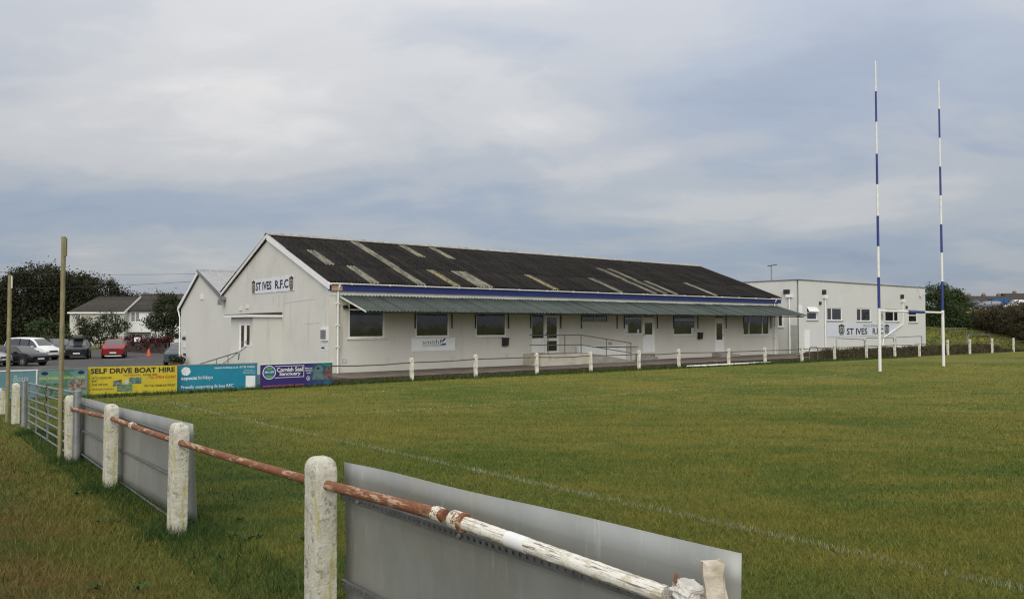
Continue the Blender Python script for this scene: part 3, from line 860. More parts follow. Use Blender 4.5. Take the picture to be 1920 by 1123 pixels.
    for a, b, hh in ((q0, qm - .01, 'r'), (qm + .01, q1, 'l')):
        door(root, pf, a, .62, b, zt, [(a + .18, 1.0, b - .18, zt - .16)], rec=.06, handle=hh)
    # approach ramp parapet and handrail (runs down towards the car park)
    za = on_side(474, 650, -1.75)[1]; pe, ze = on_side(396, 694, -1.75)
    mb = MB(); mb.prism([(-1.75, pj + .1, -1.4), (-1.75, pe, -1.4), (-1.75, pe, ze - .1), (-1.75, pj + .1, za)], (.272, 0, 0)); mb.build('ramp_parapet', WALLG, root)
    mb = MB(); mb.prism([(-1.79, pj + .08, za), (-1.79, pe, ze - .1), (-1.79, pe, ze - .03), (-1.79, pj + .08, za + .07)], (.31, 0, 0)); mb.build('parapet_coping', OFFW, root)
    mb = MB(); h0 = on_side(447, 660, -3.0); h1 = on_side(376, 682, -3.0)
    mb.tube([(-3.0, h0[0], h0[1] - .35), (-3.0, h0[0] - .12, h0[1] - .06), (-3.0, h0[0], h0[1]), (-3.0, h1[0], h1[1]), (-3.0, h1[0] + .1, h1[1] - .35)], .03, 8)
    for k in (.25, .55):
        y = h0[0] + (h1[0] - h0[0]) * k; z = h0[1] + (h1[1] - h0[1]) * k
        mb.tube([(-3.0, y, z), (-3.0, y, z - 1.0)], .025, 8)
    mb.build('ramp_handrail', GALV, root, True)
    # meter cupboard, notices, lamp, pipes on the gable
    a, z1 = on_side(603.5, 615); b, z0 = on_side(616, 639)
    mb = MB(); mb.box(-.10, -.003, b, a, z0, z1); mo = mb.build('meter_cupboard', UPVC, root)
    mb = MB(); mb.box(-.115, -.10, b + .08, a - .08, z0 + .08, z1 - .08); mb.build('cupboard_door', GALV, mo)
    for x0, y0, x1, y1, m in ((603, 640, 609, 648, SIGNW), (610, 640, 616.5, 648, SIGNW), (602, 649, 609.5, 657.5, SIGNW), (610.5, 649, 616.5, 657, SIGNW), (603, 650.5, 609, 654, INK)):
        a, z1 = on_side(x0, y0); b, z0 = on_side(x1, y1)
        mb = MB(); mb.box(-.012 if m is SIGNW else -.016, -.003, b, a, z0, z1); mb.build('wall_notice', m, root)
    JOINT = M('render_joint', (.36, .35, .31), (.46, .45, .40), 6, .9)
    def jl(x0, y0, x1, y1, w=.012):
        a, za_ = on_side(x0, y0); b, zb_ = on_side(x1, y1)
        mb = MB()
        if abs(x0 - x1) > 3: mb.prism([(-.006, a, za_ - w), (-.006, b, zb_ - w), (-.006, b, zb_ + w), (-.006, a, za_ + w)], (.004, 0, 0))
        else: mb.prism([(-.006, a - w, za_), (-.006, a + w, za_), (-.006, b + w, zb_), (-.006, b - w, zb_)], (.004, 0, 0))
        mb.build('render_crack', JOINT, root)
    jl(534.5, 553, 535, 596, .015); jl(536, 568, 590, 561, .014); jl(571, 608, 600, 605.5, .012); jl(512, 553.5, 512.5, 572, .03); jl(523, 552, 523.5, 576, .03)
    for px, py in ((504, 579), (516, 575)):
        a, z = on_side(px - 52, py); mb = MB(); mb.box(-.05, -.003, a - .25, a + .25, z - .12, z + .08); mb.build('louvre_vent', OFFW, root)
build_clubhouse()

# rear hall behind the valley
def build_rear_hall():
    root = empty('rear_hall', (CX0, CY0, 0), ROTZ, 'lower cream hall with pale metal roof left of the main gable', 'hall')
    v0, zv = 14.42, 3.95; ap, za = on_side(374.5, 508); el, zl = on_side(339, 578)
    zl = 3.55
    mb = MB(); mb.prism([(.02, 2 * HALF + .004, -1.4), (.02, el, -1.4), (.02, el, zl), (.02, ap, za - .12), (.02, 2 * HALF + .004, zv - .15)], (.25, 0, 0)); mb.build('gable_wall', WALLG, root)
    mb = MB(); mb.box(.27, 18, el - .2, el - .003, -1.4, zl - .05); mb.build('side_wall', WALLG, root)
    LN = 18.0; n = 18
    ang = math.atan2(za - zv, ap - v0); sl = math.hypot(za - zv, ap - v0)
    me = corr_mesh('roof_sheet', 1.02, sl, 4, .011, METROOF, 6)
    for i in range(n):
        o = link('roof_sheet', me, root); o.location = (-.15 + i, v0, zv + .05); o.rotation_euler = (ang, 0, 0)
    ang2 = math.atan2(za - zl, el + .25 - ap); sl2 = math.hypot(za - zl, el + .25 - ap)
    me = corr_mesh('roof_sheet', 1.02, sl2, 4, .02, METROOF, 6)
    for i in range(n):
        o = link('roof_sheet', me, root); o.location = (-.15 + i + 1.0, el + .25, zl + .02); o.rotation_euler = (ang2, 0, math.pi)
    mb = MB(); mb.prism([(-.18, ap - .2, za - .02), (-.18, ap, za + .12), (-.18, ap + .2, za - .02)], (LN, 0, 0)); mb.build('ridge_cap', GALV, root)
    for y0, z0, y1, z1, m, w in ((v0 + .1, zv + .02, ap, za + .05, GALV, .24), (el + .3, zl + .0, ap, za + .05, UPVC, .30)):
        mb = MB(); mb.prism([(-.16, y0, z0 - w), (-.16, y1, z1 - w), (-.16, y1, z1), (-.16, y0, z0)], (.04, 0, 0)); mb.build('barge_board', m, root)
    mb = MB(); mb.prism([(-.12, el + .28, zl - .22), (-.12, ap, za - .2), (-.12, ap, za - .08), (-.12, el + .28, zl - .1)], (.14, 0, 0)); mb.build('soffit', DARKST, root)
    mb = MB(); mb.box(-.35, 17.5, v0 - .18, v0 + .22, zv - .12, zv + .06); mb.build('valley_gutter', GALV, root)
    mb = MB(); mb.box(-.42, -.2, v0 - .12, v0 + .16, zv - .42, zv - .12); mb.build('hopper', GALV, root)
    mb = MB(); mb.tube([(-.1, el + .2, zl - .2), (-.1, el + .05, zl - .5), (-.06, el - .02, zl - .7), (-.06, el - .02, -1.2)], .045, 8); mb.build('downpipe', UPVC, root, True)
    for x0, y0, x1, y1, m in ((343, 622, 347.5, 630, SIGNW), (342.5, 632, 347.5, 637, INK), (343, 641, 347, 652, SIGNW), (344, 662, 348, 666, INK), (376, 552, 381, 561, UPVC)):
        a, z1 = on_side(x0, y0); b, z0 = on_side(x1, y1)
        mb = MB(); mb.box(-.03, .019, b, a, z0, z1); mb.build('wall_notice', m, root)
build_rear_hall()

# flat roofed changing-room wing
def build_wing():
    T0, T1, ZT = 39.03, 60.9, 5.78
    root = empty('flat_roofed_wing', (CX0, CY0, 0), ROTZ, 'pale flat roofed changing room block behind the goal posts', 'building')
    F = lambda px, py: on_front(px, py, 0)
    def rc(x0, y0, x1, y1): a = F(x0, y1); b = F(x1, y0); return a[0], a[1], b[0], b[1]
    ws = [rc(1513, 575, 1532.5, 600), rc(1551, 577, 1579, 601), rc(1606.5, 578, 1633, 602.5), rc(1660, 579.5, 1685, 603), rc(1704, 581, 1720, 604.5)]
    mb = MB(); wall_panel(mb, front, T0, T1, -.4, ZT, ws, .14)
    mb.quad((T0, .16, -.4), (T1, .16, -.4), (T1, .16, ZT - .01), (T0, .16, ZT - .01))
    mb.build('front_wall', WALLW, root)
    mb = MB(); mb.box(T0, T0 + .2, .161, 24, -.6, ZT - .002); mb.build('side_wall', WALLW, root)
    mb = MB(); mb.box(T1 - .2, T1, .161, 24, -.2, ZT - .003); mb.build('side_wall', WALLW, root)
    mb = MB(); mb.box(T0 + .2, T1 - .2, .2, 24, ZT - .3, ZT - .2); mb.build('flat_roof', M('grey_felt', (.12, .12, .12), (.09, .09, .09), 3, .9), root)
    mb = MB(); mb.box(T0 - .05, T1 + .05, -.05, .2, ZT, ZT + .07); mb.box(T0 - .05, T0 + .22, .2, 24, ZT, ZT + .068); mb.box(T1 - .22, T1 + .05, .2, 24, ZT, ZT + .068)
    mb.build('parapet_coping', M('mossy_coping', (.19, .185, .165), (.10, .095, .085), 2, .9, .2, patch=(.05, .05, .04), pscale=3), root)
    for i, (a, b, c, d) in enumerate(ws):
        if i in (0, 4):
            window(root, front, a, b, c, d, trans=(b + (d - b) * .56,), fw=.09, rec=.08, sillmat=CONC)
            if i == 0:
                o = MB(); o.prism([(a + .05, .0, d - .02), (a + .05, -.22, b + (d - b) * .62), (a + .05, -.20, b + (d - b) * .60), (a + .05, .03, d - .06)], (c - a - .1, 0, 0)); o.build('open_light', UPVC, root)
        else:
            k = a + (c - a) * (.33 if i < 3 else .66)
            window(root, front, a, b, c, d, mull=(k,), fw=.09, rec=.08, sillmat=CONC)
    # rainwater pipes with hopper heads and dark outlets
    def rain(px, ytop, ybot, bend=None):
        t, zt = F(px, ytop); zb = F(px, ybot)[1]
        mb = MB(); pts = [(t, -.09, zt - .3), (t, -.09, zb)] if not bend else [(t, -.09, zt - .3)] + [(F(x, y)[0], -.09, F(x, y)[1]) for x, y in bend]
        mb.tube(pts, .05, 8); o = mb.build('downpipe', UPVC, root, True)
        mb = MB(); mb.prism([(t - .20, -.005, zt - .32), (t + .20, -.005, zt - .32), (t + .26, -.005, zt - .05), (t - .26, -.005, zt - .05)], (0, -.22, 0)); mb.build('hopper', UPVC, o)
        mb = MB(); mb.box(t - .30, t + .02, -.20, -.004, zt - .02, zt + .36); mb.build('flood_lamp', BLACK, o)
    rain(1545, 552, 658); rain(1691, 560, 620, [(1691, 608), (1655, 633), (1653, 650)])
    # side face pieces
    def S(px, py): return on_side(px, py, T0)
    t, zt = S(1481, 550); mb = MB(); mb.tube([(T0 - .09, t, zt - .3), (T0 - .09, t, .1)], .06, 8); dp = mb.build('downpipe', UPVC, root, True)
    mb = MB(); mb.box(T0 - .22, T0 - .004, t - .25, t + .25, zt - .32, zt - .08); mb.build('hopper', UPVC, dp)
    mb = MB(); mb.box(T0 - .2, T0 - .004, t - .0, t + .45, zt - .05, zt + .3); mb.build('flood_lamp', BLACK, dp)
    def sf(u, v, d): return (T0 + d, u, v)
    a = S(1469, 613); b = S(1457.5, 585); window(root, sf, a[0], a[1], b[0], b[1], fw=.1, rec=.0)
    a = S(1496, 610); mb = MB(); mb.box(T0 - .03, T0 - .003, .12, S(1482, 640)[0], .1, 2.3); mb.build('side_door', M('grey_door', (.40, .40, .37), (.34, .34, .31), 2, .6), root)
    # wall pieces on the front
    for px, py, w, h, m in ((1537, 568.5, .12, .2, BLACK), (1699, 576, .12, .2, BLACK), (1653, 592.5, .1, .45, CONC), (1499.5, 580, .2, .5, UPVC)):
        t, z = F(px, py); mb = MB(); mb.box(t - w, t + w, -.10, -.003, z - h / 2 * 1.2, z + h / 2 * 1.2); mb.build('wall_box', m, root)
    t, z = F(1513, 637); mb = MB(); mb.box(t - .35, t + .35, -.03, -.003, .3, F(1513, 619)[1]); mb.build('patched_render', BANDW, root)
    t, z = F(1727, 551); mb = MB(); mb.tube([(t - .8, -.02, z + .6), (t - .4, -.2, z - .1), (t, -.35, z), (t + .6, -.1, z + .1)], .03, 6); mb.box(t - .45, t - .2, -.25, -.05, z - .25, z - .05); mb.build('wall_lamp', OFFW, root)
build_wing()
lamp = None
def build_lamp():
    x, y, z = at_depth(1446.5, 525, 78)
    g = float(gz(x, y)); top = at_depth(1446.5, 499, 78)[2]
    root = empty('car_park_lamp', (x, y, g), 0, 'slender street lamp with flat head rising behind the flat roof', 'street lamp')
    mb = MB(); mb.tube([(0, 0, 0), (0, 0, top - g)], [.09, .06], 8); mb.build('pole', GALV, root, True)
    mb = MB(); mb.prism([(-.35, -.12, top - g - .04), (.55, -.12, top - g + .10), (.55, -.12, top - g + .18), (-.35, -.12, top - g + .06)], (0, .24, 0)); mb.build('lamp_head', DARKST, root)
build_lamp()

# ------------------------------------------------------------------ goal posts
def build_goal():
    a = on_ground(1648, 696); b = on_ground(1768, 687.5)
    a[0], a[1] = wd(tp(a[0], a[1])[0], -14.6); b[0], b[1] = wd(tp(b[0], b[1])[0], -14.6)
    root = empty('goal_posts', tuple(a), ROTZ, 'tall blue and white banded rugby goal posts with crossbar', 'goal posts')
    tb = min(np.arange(20, 36, .005), key=lambda t: abs(960 + FPX * wd(t, -14.6)[0] / wd(t, -14.6)[1] - 1767.5))
    b[0], b[1] = wd(tb, -14.6)
    wdt = tp(b[0], b[1])[0] - tp(a[0], a[1])[0]
    WP = M('white_post_paint', (.76, .76, .74), (.66, .66, .63), 3, .45, .4, streak=(.5, .5, .46)); BP = M('blue_post_paint', (.03, .045, .21), (.025, .036, .165), 3, .4, .4)
    def zof(px, py, pt): return at_depth(px, py, pt[1])[2] - a[2]
    for k, (pt, xoff, bands) in enumerate(((a, 0, (578, 520, 462, 405, 346, 289, 229, 172, 115)), (b, wdt, (582, 528, 474, 421, 367, 313, 259, 205, 152)))):
        px = 1644 if k == 0 else 1763
        zs = [zof(px, q, pt) for q in bands]
        mb = MB(); mb.lathe([(.075, -.3), (.075, zs[0])], (xoff, 0, 0), n=14); up = mb.build('upright', WP, root, True)
        for i in range(8):
            r0 = .068 - .0035 * i
            mb = MB(); mb.lathe([(r0, zs[i] + (.001 if i else .002)), (r0 - .0035, zs[i + 1])], (xoff, 0, 0), n=12)
            mb.build('band', BP if i % 2 == 0 else WP, up, True)
    zc = zof(1644, 583, a)
    mb = MB(); mb.tube([(.07, 0, zc), (wdt - .07, 0, zc - .02)], .055, 12); cb = mb.build('crossbar', WP, root, True)
    mb = MB(); mb.tube([(wdt * .42, 0, zc - .008), (wdt * .68, 0, zc - .013)], .075, 12); mb.build('blue_sleeve', BP, cb, True)
build_goal()

# ------------------------------------------------------------------ far fence in front of the clubhouse
def post_mesh(name, w, d, h, mat, seed, bury=.25, cap=.07, disp=.004, rows=14):
    """concrete post: rounded corners, domed top, slightly uneven"""
    rg = np.random.default_rng(seed)
    prof = []
    for k in range(4):
        cx_, cy_ = ((1, 1), (-1, 1), (-1, -1), (1, -1))[k]
        r = min(w, d) * .09
        for j in range(4):
            an = math.pi / 2 * k + math.pi / 2 * j / 3
            prof.append((cx_ * (w / 2 - r) + r * math.cos(an), cy_ * (d / 2 - r) + r * math.sin(an)))
    secs = [(-bury + (h - cap + bury) * i / rows, 1.0) for i in range(rows + 1)]
    for j in range(1, 6):
        an = math.pi / 2 * j / 5
        secs.append((h - cap + cap * math.sin(an), max(.25, math.cos(an) ** .55)))
    n = len(prof); vs = []; fs = []
    for z, s in secs:
        for x, y in prof:
            vs.append((x * s + rg.normal(0, disp), y * s + rg.normal(0, disp), z + rg.normal(0, disp * .6)))
    for i in range(len(secs) - 1):
        for k in range(n):
            fs.append((i * n + k, i * n + (k + 1) % n, (i + 1) * n + (k + 1) % n, (i + 1) * n + k))
    fs.append(tuple(range((len(secs) - 1) * n, len(secs) * n)))
    mb = MB(); mb.add(vs, fs)
    return mb.mesh(name, mat)
def build_far_fence():
    pts = [(773, 713, 671), (892.5, 706, 664.5), (1006.5, 700, 661.5), (1107.5, 697, 659), (1197.5, 691.5, 656.5), (1272, 687.5, 654.5), (1365.5, 682.5, 653.5),
           (1433.5, 680, 651), (1503, 676, 648.5), (1564, 671.5, 645.5), (1623.5, 671, 643), (1677, 670, 641.5), (1722.5, 667, 639.5),
           (1776, 664, 637.5), (1817, 661, 636), (1859, 659.5, 634.5), (1899, 658, 633.5)]
    meshes = [post_mesh('fence_post', .14, .13, .95, FPOST, 20 + i, rows=8, disp=.006) for i in range(4)]
    W = []
    tl = [1.7, 5.1, 8.75, 12.2, 15.5, 18.5, 22.6, 25.9, 29.6, 33.4, 37.5, 41.4, 45.2, 49.6, 53.6, 57.6, 61.8]
    for i, (px, yb, yt) in enumerate(pts):
        # find t so that the post on the fence line projects to px
        best = min(np.arange(tl[i] - 6, tl[i] + 8, .02), key=lambda t: abs(960 + FPX * wd(t, -4.6 - (t - 2) * .058)[0] / wd(t, -4.6 - (t - 2) * .058)[1] - px))
        x, y = wd(best, -4.6 - (best - 2) * .058)
        g = float(gz(x, y))
        lab = 'white concrete post of the far fence, %s to the right of the purple board' % ORD[i]
        me = meshes[i % 4]
        o = tag(link('fence_post', me), lab, 'fence post', 'posts of the fence before the clubhouse')
        o.location = (x, y, g); o.rotation_euler = (random.uniform(-.03, .03), random.uniform(-.03, .03) + (-.05 if i == 9 else 0), ROTZ + random.uniform(-.08, .08))
        sc = (at_depth(px, yt, y)[2] - g) / .95
        o.scale = (1, 1, max(.85, min(1.25, sc)))
        W.append((x, y, g, .95 * o.scale[2]))
    RL = M('dark_rusted_rail', (.075, .06, .05), (.12, .09, .065), 9, .8, .3, patch=(.28, .26, .22), pscale=5)
    first = wd(-2.2, -4.55)
    W2 = [(first[0], first[1], float(gz(*first)), .92)] + W + [(*wd(66.5, -8.4), float(gz(*wd(66.5, -8.4))), .95)]
    for i in range(len(W2) - 1):
        a, b = W2[i], W2[i + 1]
        za, zb = a[2] + a[3] * .80, b[2] + b[3] * .80
        mb = MB(); m = random.uniform(-.05, .01)
        if i == 10 and False: continue
        mb.tube([(a[0], a[1], za), ((a[0] * 2 + b[0]) / 3, (a[1] * 2 + b[1]) / 3, (za * 2 + zb) / 3 + m), ((a[0] + b[0] * 2) / 3, (a[1] + b[1] * 2) / 3, (za + zb * 2) / 3 + m), (b[0], b[1], zb)], .027, 6)
        if i == 0: lab = 'thin dark rail between the purple board and the first far post'
        elif i == len(W2) - 2: lab = 'thin dark rail leaving the picture beyond the last far post'
        else: lab = 'thin dark rail between the %s and %s posts of the far fence' % (ORD[i - 1], ORD[i])
        tag(mb.build('fence_rail', RL, None, True), lab, 'rail', 'rails of the far fence')
build_far_fence()

# ------------------------------------------------------------------ railing round the entrance ramp
def build_ramp_rail():
    F = lambda px, py: on_front(px, py, -1.42)
    root = empty('ramp_railing', (CX0, CY0, 0), ROTZ, 'grey steel handrail around the raised entrance landing and ramp', 'railing')
    q = lambda px, py: (F(px, py)[0], -1.42, F(px, py)[1])
    top = [q(993, 628), q(1090, 628), q(1183, 643)]; mid = [q(993, 647), q(1090, 646.5), q(1183, 661.5)]
    mb = MB(); mb.tube(top, .026, 8); mb.build('top_rail', RAILG, root, True)
    mb = MB(); mb.tube(mid, .024, 8); mb.build('mid_rail', RAILG, root, True)
    for px, y0, y1 in ((1027.5, 628, 667), (1059, 628, 667), (1089.5, 628, 667), (1137, 635.5, 680), (1183, 643, 675)):
        mb = MB(); t = F(px, y0)[0]; mb.tube([(t, -1.42, F(px, y0)[1]), (t, -1.42, F(px, y1)[1])], .026, 8); mb.build('upright', RAILG, root, True)
    mb = MB(); mb.tube([(on_front(1117, 650, -.34)[0], -.34, on_front(1117, 650, -.34)[1]), (on_front(1196, 650, -.34)[0], -.34, on_front(1196, 650, -.34)[1])], .026, 8); mb.build('wall_rail', RAILG, root, True)
build_ramp_rail()
def pole_bundle():
    a = on_ground(1288, 689.5); b = on_ground(1424, 682.5)
    for i, (u0, u1, off, r) in enumerate(((0, .98, 0, .04), (.04, .8, -.16, .035), (.3, 1.2, .12, .03))):
        d = b - a; n = np.array([d[1], -d[0], 0]); n /= np.linalg.norm(n)
        p = a + d * u0 - n * off; q = a + d * u1 - n * off
        mb = MB(); mb.tube([(p[0], p[1], gz(p[0], p[1]) + r + .05), (q[0], q[1], gz(q[0], q[1]) + r + .05)], r, 8)
        tag(mb.build('spare_pole', UPVC if i < 2 else OFFW, None, True), ['longest white pole lying in the grass below the far fence', 'white pole lying nearest the pitch below the far fence', 'thin white pole lying closest to the far fence posts'][i], 'pole', 'poles lying by the fence')
pole_bundle()

# steel hoop barriers and overgrown bank before the flat roofed block
def build_bank():
    n = 9000
    t = RNG.uniform(32.6, 58.5, n); q = RNG.uniform(.05, 1.9, n)
    p = -4.6 - (t - 2) * .058 + q
    x, y = wd(t, p)
    z = gz(x, y) + np.minimum(.55, q * .7) * (.85 + .15 * np.sin(t * 1.7)) * np.clip((t - 32.6) / 1.5, 0, 1)
    tt = np.linspace(32.4, 58.8, 90); v = []; rows = 8
    for a in tt:
        for r in range(rows):
            qq = -.05 + r * .5
            pp = -4.6 - (a - 2) * .058 + qq
            xx, yy = wd(a, pp)
            h = min(.50, max(0, qq) * .7) * min(1, max(0, (a - 32.6) / 1.5)) * (1 if r < rows - 1 else .2)
            v.append((xx, yy, float(gz(xx, yy)) - .05 + h + RNG.normal(0, .03)))
    f = [(i * rows + r, (i + 1) * rows + r, (i + 1) * rows + r + 1, i * rows + r + 1) for i in range(89) for r in range(rows - 1)]
    tag(np_mesh('bank', np.array(v), np.array(f), SOIL, smooth=True), 'low dark earth bank below the flat roofed block', None, kind='structure')
    tag(blades('bank_growth', np.stack([x, y], -1), .20, .05, DRYM, .8, z0=z), 'brown withered growth on the low bank behind the fence', 'undergrowth', kind='stuff')
    t = RNG.uniform(-2.5, 33, 5000); p = -4.35 - np.maximum(t - 2, 0) * .048 + RNG.normal(0, .22, 5000)
    x, y = wd(t, p)
    tag(blades('verge_weeds', np.stack([x, y], -1), .12, .035, DRYM, .7, z0=np.full(5000, .05)), 'scrubby weeds on the dark soil behind the far fence', 'weeds', kind='stuff')
build_bank()
ROUGHM = m_blade('rough_grass', (.030, .036, .013), (.125, .120, .040))
def rough_bank():
    n = 15000
    t = RNG.uniform(58.5, 92, n); q = RNG.uniform(-.2, 1, n) ** 2 * 13
    p = -4.6 - (t - 2) * .058 + q
    x, y = wd(t, p)
    tag(blades('bank_grass', np.stack([x, y], -1), .22, .06, ROUGHM, .9), 'rough unmown grass on the bank below the hedge', 'grass', kind='stuff')
    n = 2500; t = RNG.uniform(57, 70, n); p = -4.6 - (t - 2) * .058 + RNG.uniform(.1, 1.0, n); x, y = wd(t, p)
    tag(blades('bank_weeds', np.stack([x, y], -1), .22, .05, DRYM, .8), 'withered weeds behind the last posts of the far fence', 'weeds', kind='stuff')
rough_bank()
def hoop(x0, y0, x1, y1, yb, off, label, mat, sag=0.0):
    """tubular barrier hoop between two pixel columns on a line behind the far fence"""
    def pos(px):
        best = min(np.arange(30, 75, .03), key=lambda t: abs(960 + FPX * wd(t, -4.6 - (t - 2) * .058 + off)[0] / wd(t, -4.6 - (t - 2) * .058 + off)[1] - px))
        return wd(best, -4.6 - (best - 2) * .058 + off)
    a, b = pos(x0), pos(x1)
    za, zb = at_depth(x0, y0, a[1])[2], at_depth(x1, y1, b[1])[2]
    ga = min(float(gz(*a)), za - .6) - .1; gb = min(float(gz(*b)), zb - .6) - .1
    A, B = np.array([*a, za]), np.array([*b, zb]); d = (B - A) / np.linalg.norm(B - A)
    r = .12
    pts = [(*a, ga), (*a, za - r), tuple(np.array([*a, za - r * .3]) + d * r * .3), tuple(A + d * r), tuple(B - d * r), tuple(np.array([*b, zb - r * .3]) - d * r * .3), (*b, zb - r), (*b, gb)]
    mb = MB(); mb.tube(pts, .03, 8)
    tag(mb.build('hoop_barrier', mat, None, True), label, 'barrier', 'tubular hoop barriers behind the far fence')
hoop(1567, 634, 1620, 636.5, 655, 1.3, 'bent steel hoop barrier at the left end of the white sponsor sign', GALV)
hoop(1622.5, 633.5, 1675, 633, 655, 1.3, 'steel hoop barrier behind the left upright of the goal', GALV)
hoop(1679, 632.5, 1727.5, 630, 655, 1.3, 'steel hoop barrier near the right end of the flat roofed block', GALV)
hoop(1766, 616, 1812, 615.5, 640, 3.0, 'steel hoop barrier just right of the goal, on the grass bank', GALV)
hoop(1814, 627.5, 1856, 627.5, 640, 2.2, 'lower steel hoop barrier on the bank before the hedge', GALV)
hoop(1503.5, 651, 1532.5, 651, 672, .05, 'short rail end turned down beside the far fence', RAILG)
def low_kerb():
    x, y = wd(43.0, -4.2)
    mb = MB(); mb.box(-1.6, 2.6, -.12, .12, -.2, .72); mb.box(2.7, 6.0, -.12, .12, -.2, .76)
    o = mb.build('low_white_wall', BANDW); o.location = (x, y, float(gz(x, y))); o.rotation_euler = (0, 0, ROTZ)
    tag(o, 'low white painted wall at the foot of the flat roofed block', 'low wall')
low_kerb()

# ------------------------------------------------------------------ near touchline fence (runs square to the clubhouse, t = -13.25)
TF = -13.25
FP = {'P4': (133, 741, -19.3), 'P3': (209.5, 757, -22.18), 'P2': (325, 792, -25.14), 'P1': (604, 855, -28.3)}
def keep(c, o):
    c.data.transform(o.matrix_world.inverted()); c.parent = o
    return c
def along(o, a, b):
    """give a rail its own frame: origin at its end, x along its length"""
    d = Vector(b) - Vector(a)
    m = Matrix.Translation(Vector(a)) @ d.to_track_quat('X', 'Z').to_matrix().to_4x4()
    o.data.transform(m.inverted()); o.matrix_world = m
    return o
def build_near_fence():
    labs = {'P1': 'large lichen stained concrete post in the foreground centre', 'P2': 'white concrete post at the right end of the rear aluminium sheet',
            'P3': 'white concrete post in the middle of the rear aluminium sheet', 'P4': 'white concrete post beside the steel gate and timber pole'}
    for i, (k, (px, py, p)) in enumerate(FP.items()):
        x, y = wd(TF, p); g = float(gz(x, y))
        zt = at_depth(px, py, y)[2]
        me = post_mesh('fence_post', .14, .185, zt - g, POSTM, 40 + i, rows=60, disp=.0009, cap=.085)
        o = tag(link('fence_post', me, smooth=True), labs[k], 'fence post', 'concrete posts of the near touchline fence')
        o.location = (x, y, g); o.rotation_euler = (random.uniform(-.012, .012), random.uniform(-.012, .012), ROTZ)
        # sleeve hole where the rail enters
    # gate side concrete post and the leftmost one
    for px, py, p, lab in ((33, 718, -14.55, 'white concrete post behind the round steel gate post'), (3, 728, -13.2, 'white concrete post at the left edge of the picture')):
        x = (px - 960) / FPX
        # place on the fence line at the pixel column
        best = min(np.arange(-18, -9, .01), key=lambda q: abs(wd(TF, q)[0] / wd(TF, q)[1] - x))
        X, Y = wd(TF, best); g = float(gz(X, Y)); zt = at_depth(px, py, Y)[2]
        me = post_mesh('fence_post', .15, .19, zt - g, POSTM, 60 + px, rows=30, disp=.0012, cap=.09)
        o = tag(link('fence_post', me, smooth=True), lab, 'fence post', 'concrete posts of the near touchline fence'); o.location = (X, Y, g); o.rotation_euler = (0, 0, ROTZ)
    def rp(px, py, t=TF): p, z = on_side(px, py, t); return np.array([*wd(t, p), z])
    segs = [(rp(128, 764), rp(210, 784), .029, RUST, 'rusty rail between the gate side post and the next'), (rp(205, 782), rp(327, 826), .029, RUST, 'rusty rail with a pale joint before the rear sheet'),
            (rp(327, 826), rp(612, 909), .029, RUST, 'rusty rail spanning open grass left of the foreground post')]
    for a, b, r, m, lab in segs:
        mb = MB(); mb.tube([a + (b - a) * k / 10 + np.array([0, 0, -.006 * math.sin(math.pi * k / 10)]) for k in range(11)], r, 12)
        o = tag(along(mb.build('fence_rail', m, None, True), a, b), lab, 'rail', 'rusty rails of the near fence')
        if 'joint' in lab:
            c = a + (b - a) * .42; d = (b - a) / np.linalg.norm(b - a)
            mb = MB(); mb.tube([c - d * .03, c + d * .05], .038, 12); keep(mb.build('joint_collar', RUST2, None, True), o)
    a = rp(609, 908); b = rp(836, 967)
    mb = MB(); mb.tube([a + (b - a) * k / 12 for k in range(13)], .030, 16); o = tag(along(mb.build('fence_rail', RUST, None, True), a, b), 'thick rusty rail leaving the foreground post, broken off at a collar', 'rail', 'rusty rails of the near fence')
    d = (b - a) / np.linalg.norm(b - a)
    mb = MB(); mb.tube([b - d * .10, b - d * .095, b - d * .04, b - d * .035], [.031, .036, .036, .031], 16); keep(mb.build('collar', RUST2, None, True), o)
    mb = MB(); mb.tube([a - d * .02, a + d * .03], .041, 14); keep(mb.build('sleeve', RUST2, None, True), o)
    # white painted rail with socket
    a = rp(848, 972); b = rp(1250, 1116)
    d = (b - a) / np.linalg.norm(b - a)
    rg = np.random.default_rng(2)
    o = MB()
    n = 60; m = 22; vs = []; fs = []
    dn = np.cross(d, (0, 0, 1)); dn /= np.linalg.norm(dn); up = np.cross(dn, d)
    gro = rg.normal(0, .0011, m)
    for i in range(n + 1):
        c = a + d * .10 + (b - a - d * .10) * i / n
        for k in range(m):
            an = 2 * math.pi * k / m; r = .031 + gro[k] + rg.normal(0, .0006)
            vs.append(tuple(c + (dn * math.cos(an) + up * math.sin(an)) * r))
    fs = [(i * m + k, i * m + (k + 1) % m, (i + 1) * m + (k + 1) % m, (i + 1) * m + k) for i in range(n) for k in range(m)] + [tuple(range(m)), tuple(range(n * m, n * m + m))]
    o.add(vs, fs); o = tag(along(o.build('fence_rail', FLAKE, None, True), a, b), 'white flaking rail running from the rusty joint to the broken post', 'rail', 'rusty rails of the near fence')
    mb = MB(); mb.tube([a, a + d * .012, a + d * .09, a + d * .105], [.036, .044, .043, .034], 18); keep(mb.build('socket', RUST2, None, True), o)
    mb = MB(); mb.tube([a + d * .088, a + d * .10, a + d * .112], [.046, .048, .044], 18); keep(mb.build('rusty_lip', RUST, None, True), o)
    mb = MB(); c = a + (b - a) * .33; mb.tube([c, c + d * .13], .0335, 18); keep(mb.build('white_tape', WHITEP, None, True), o)
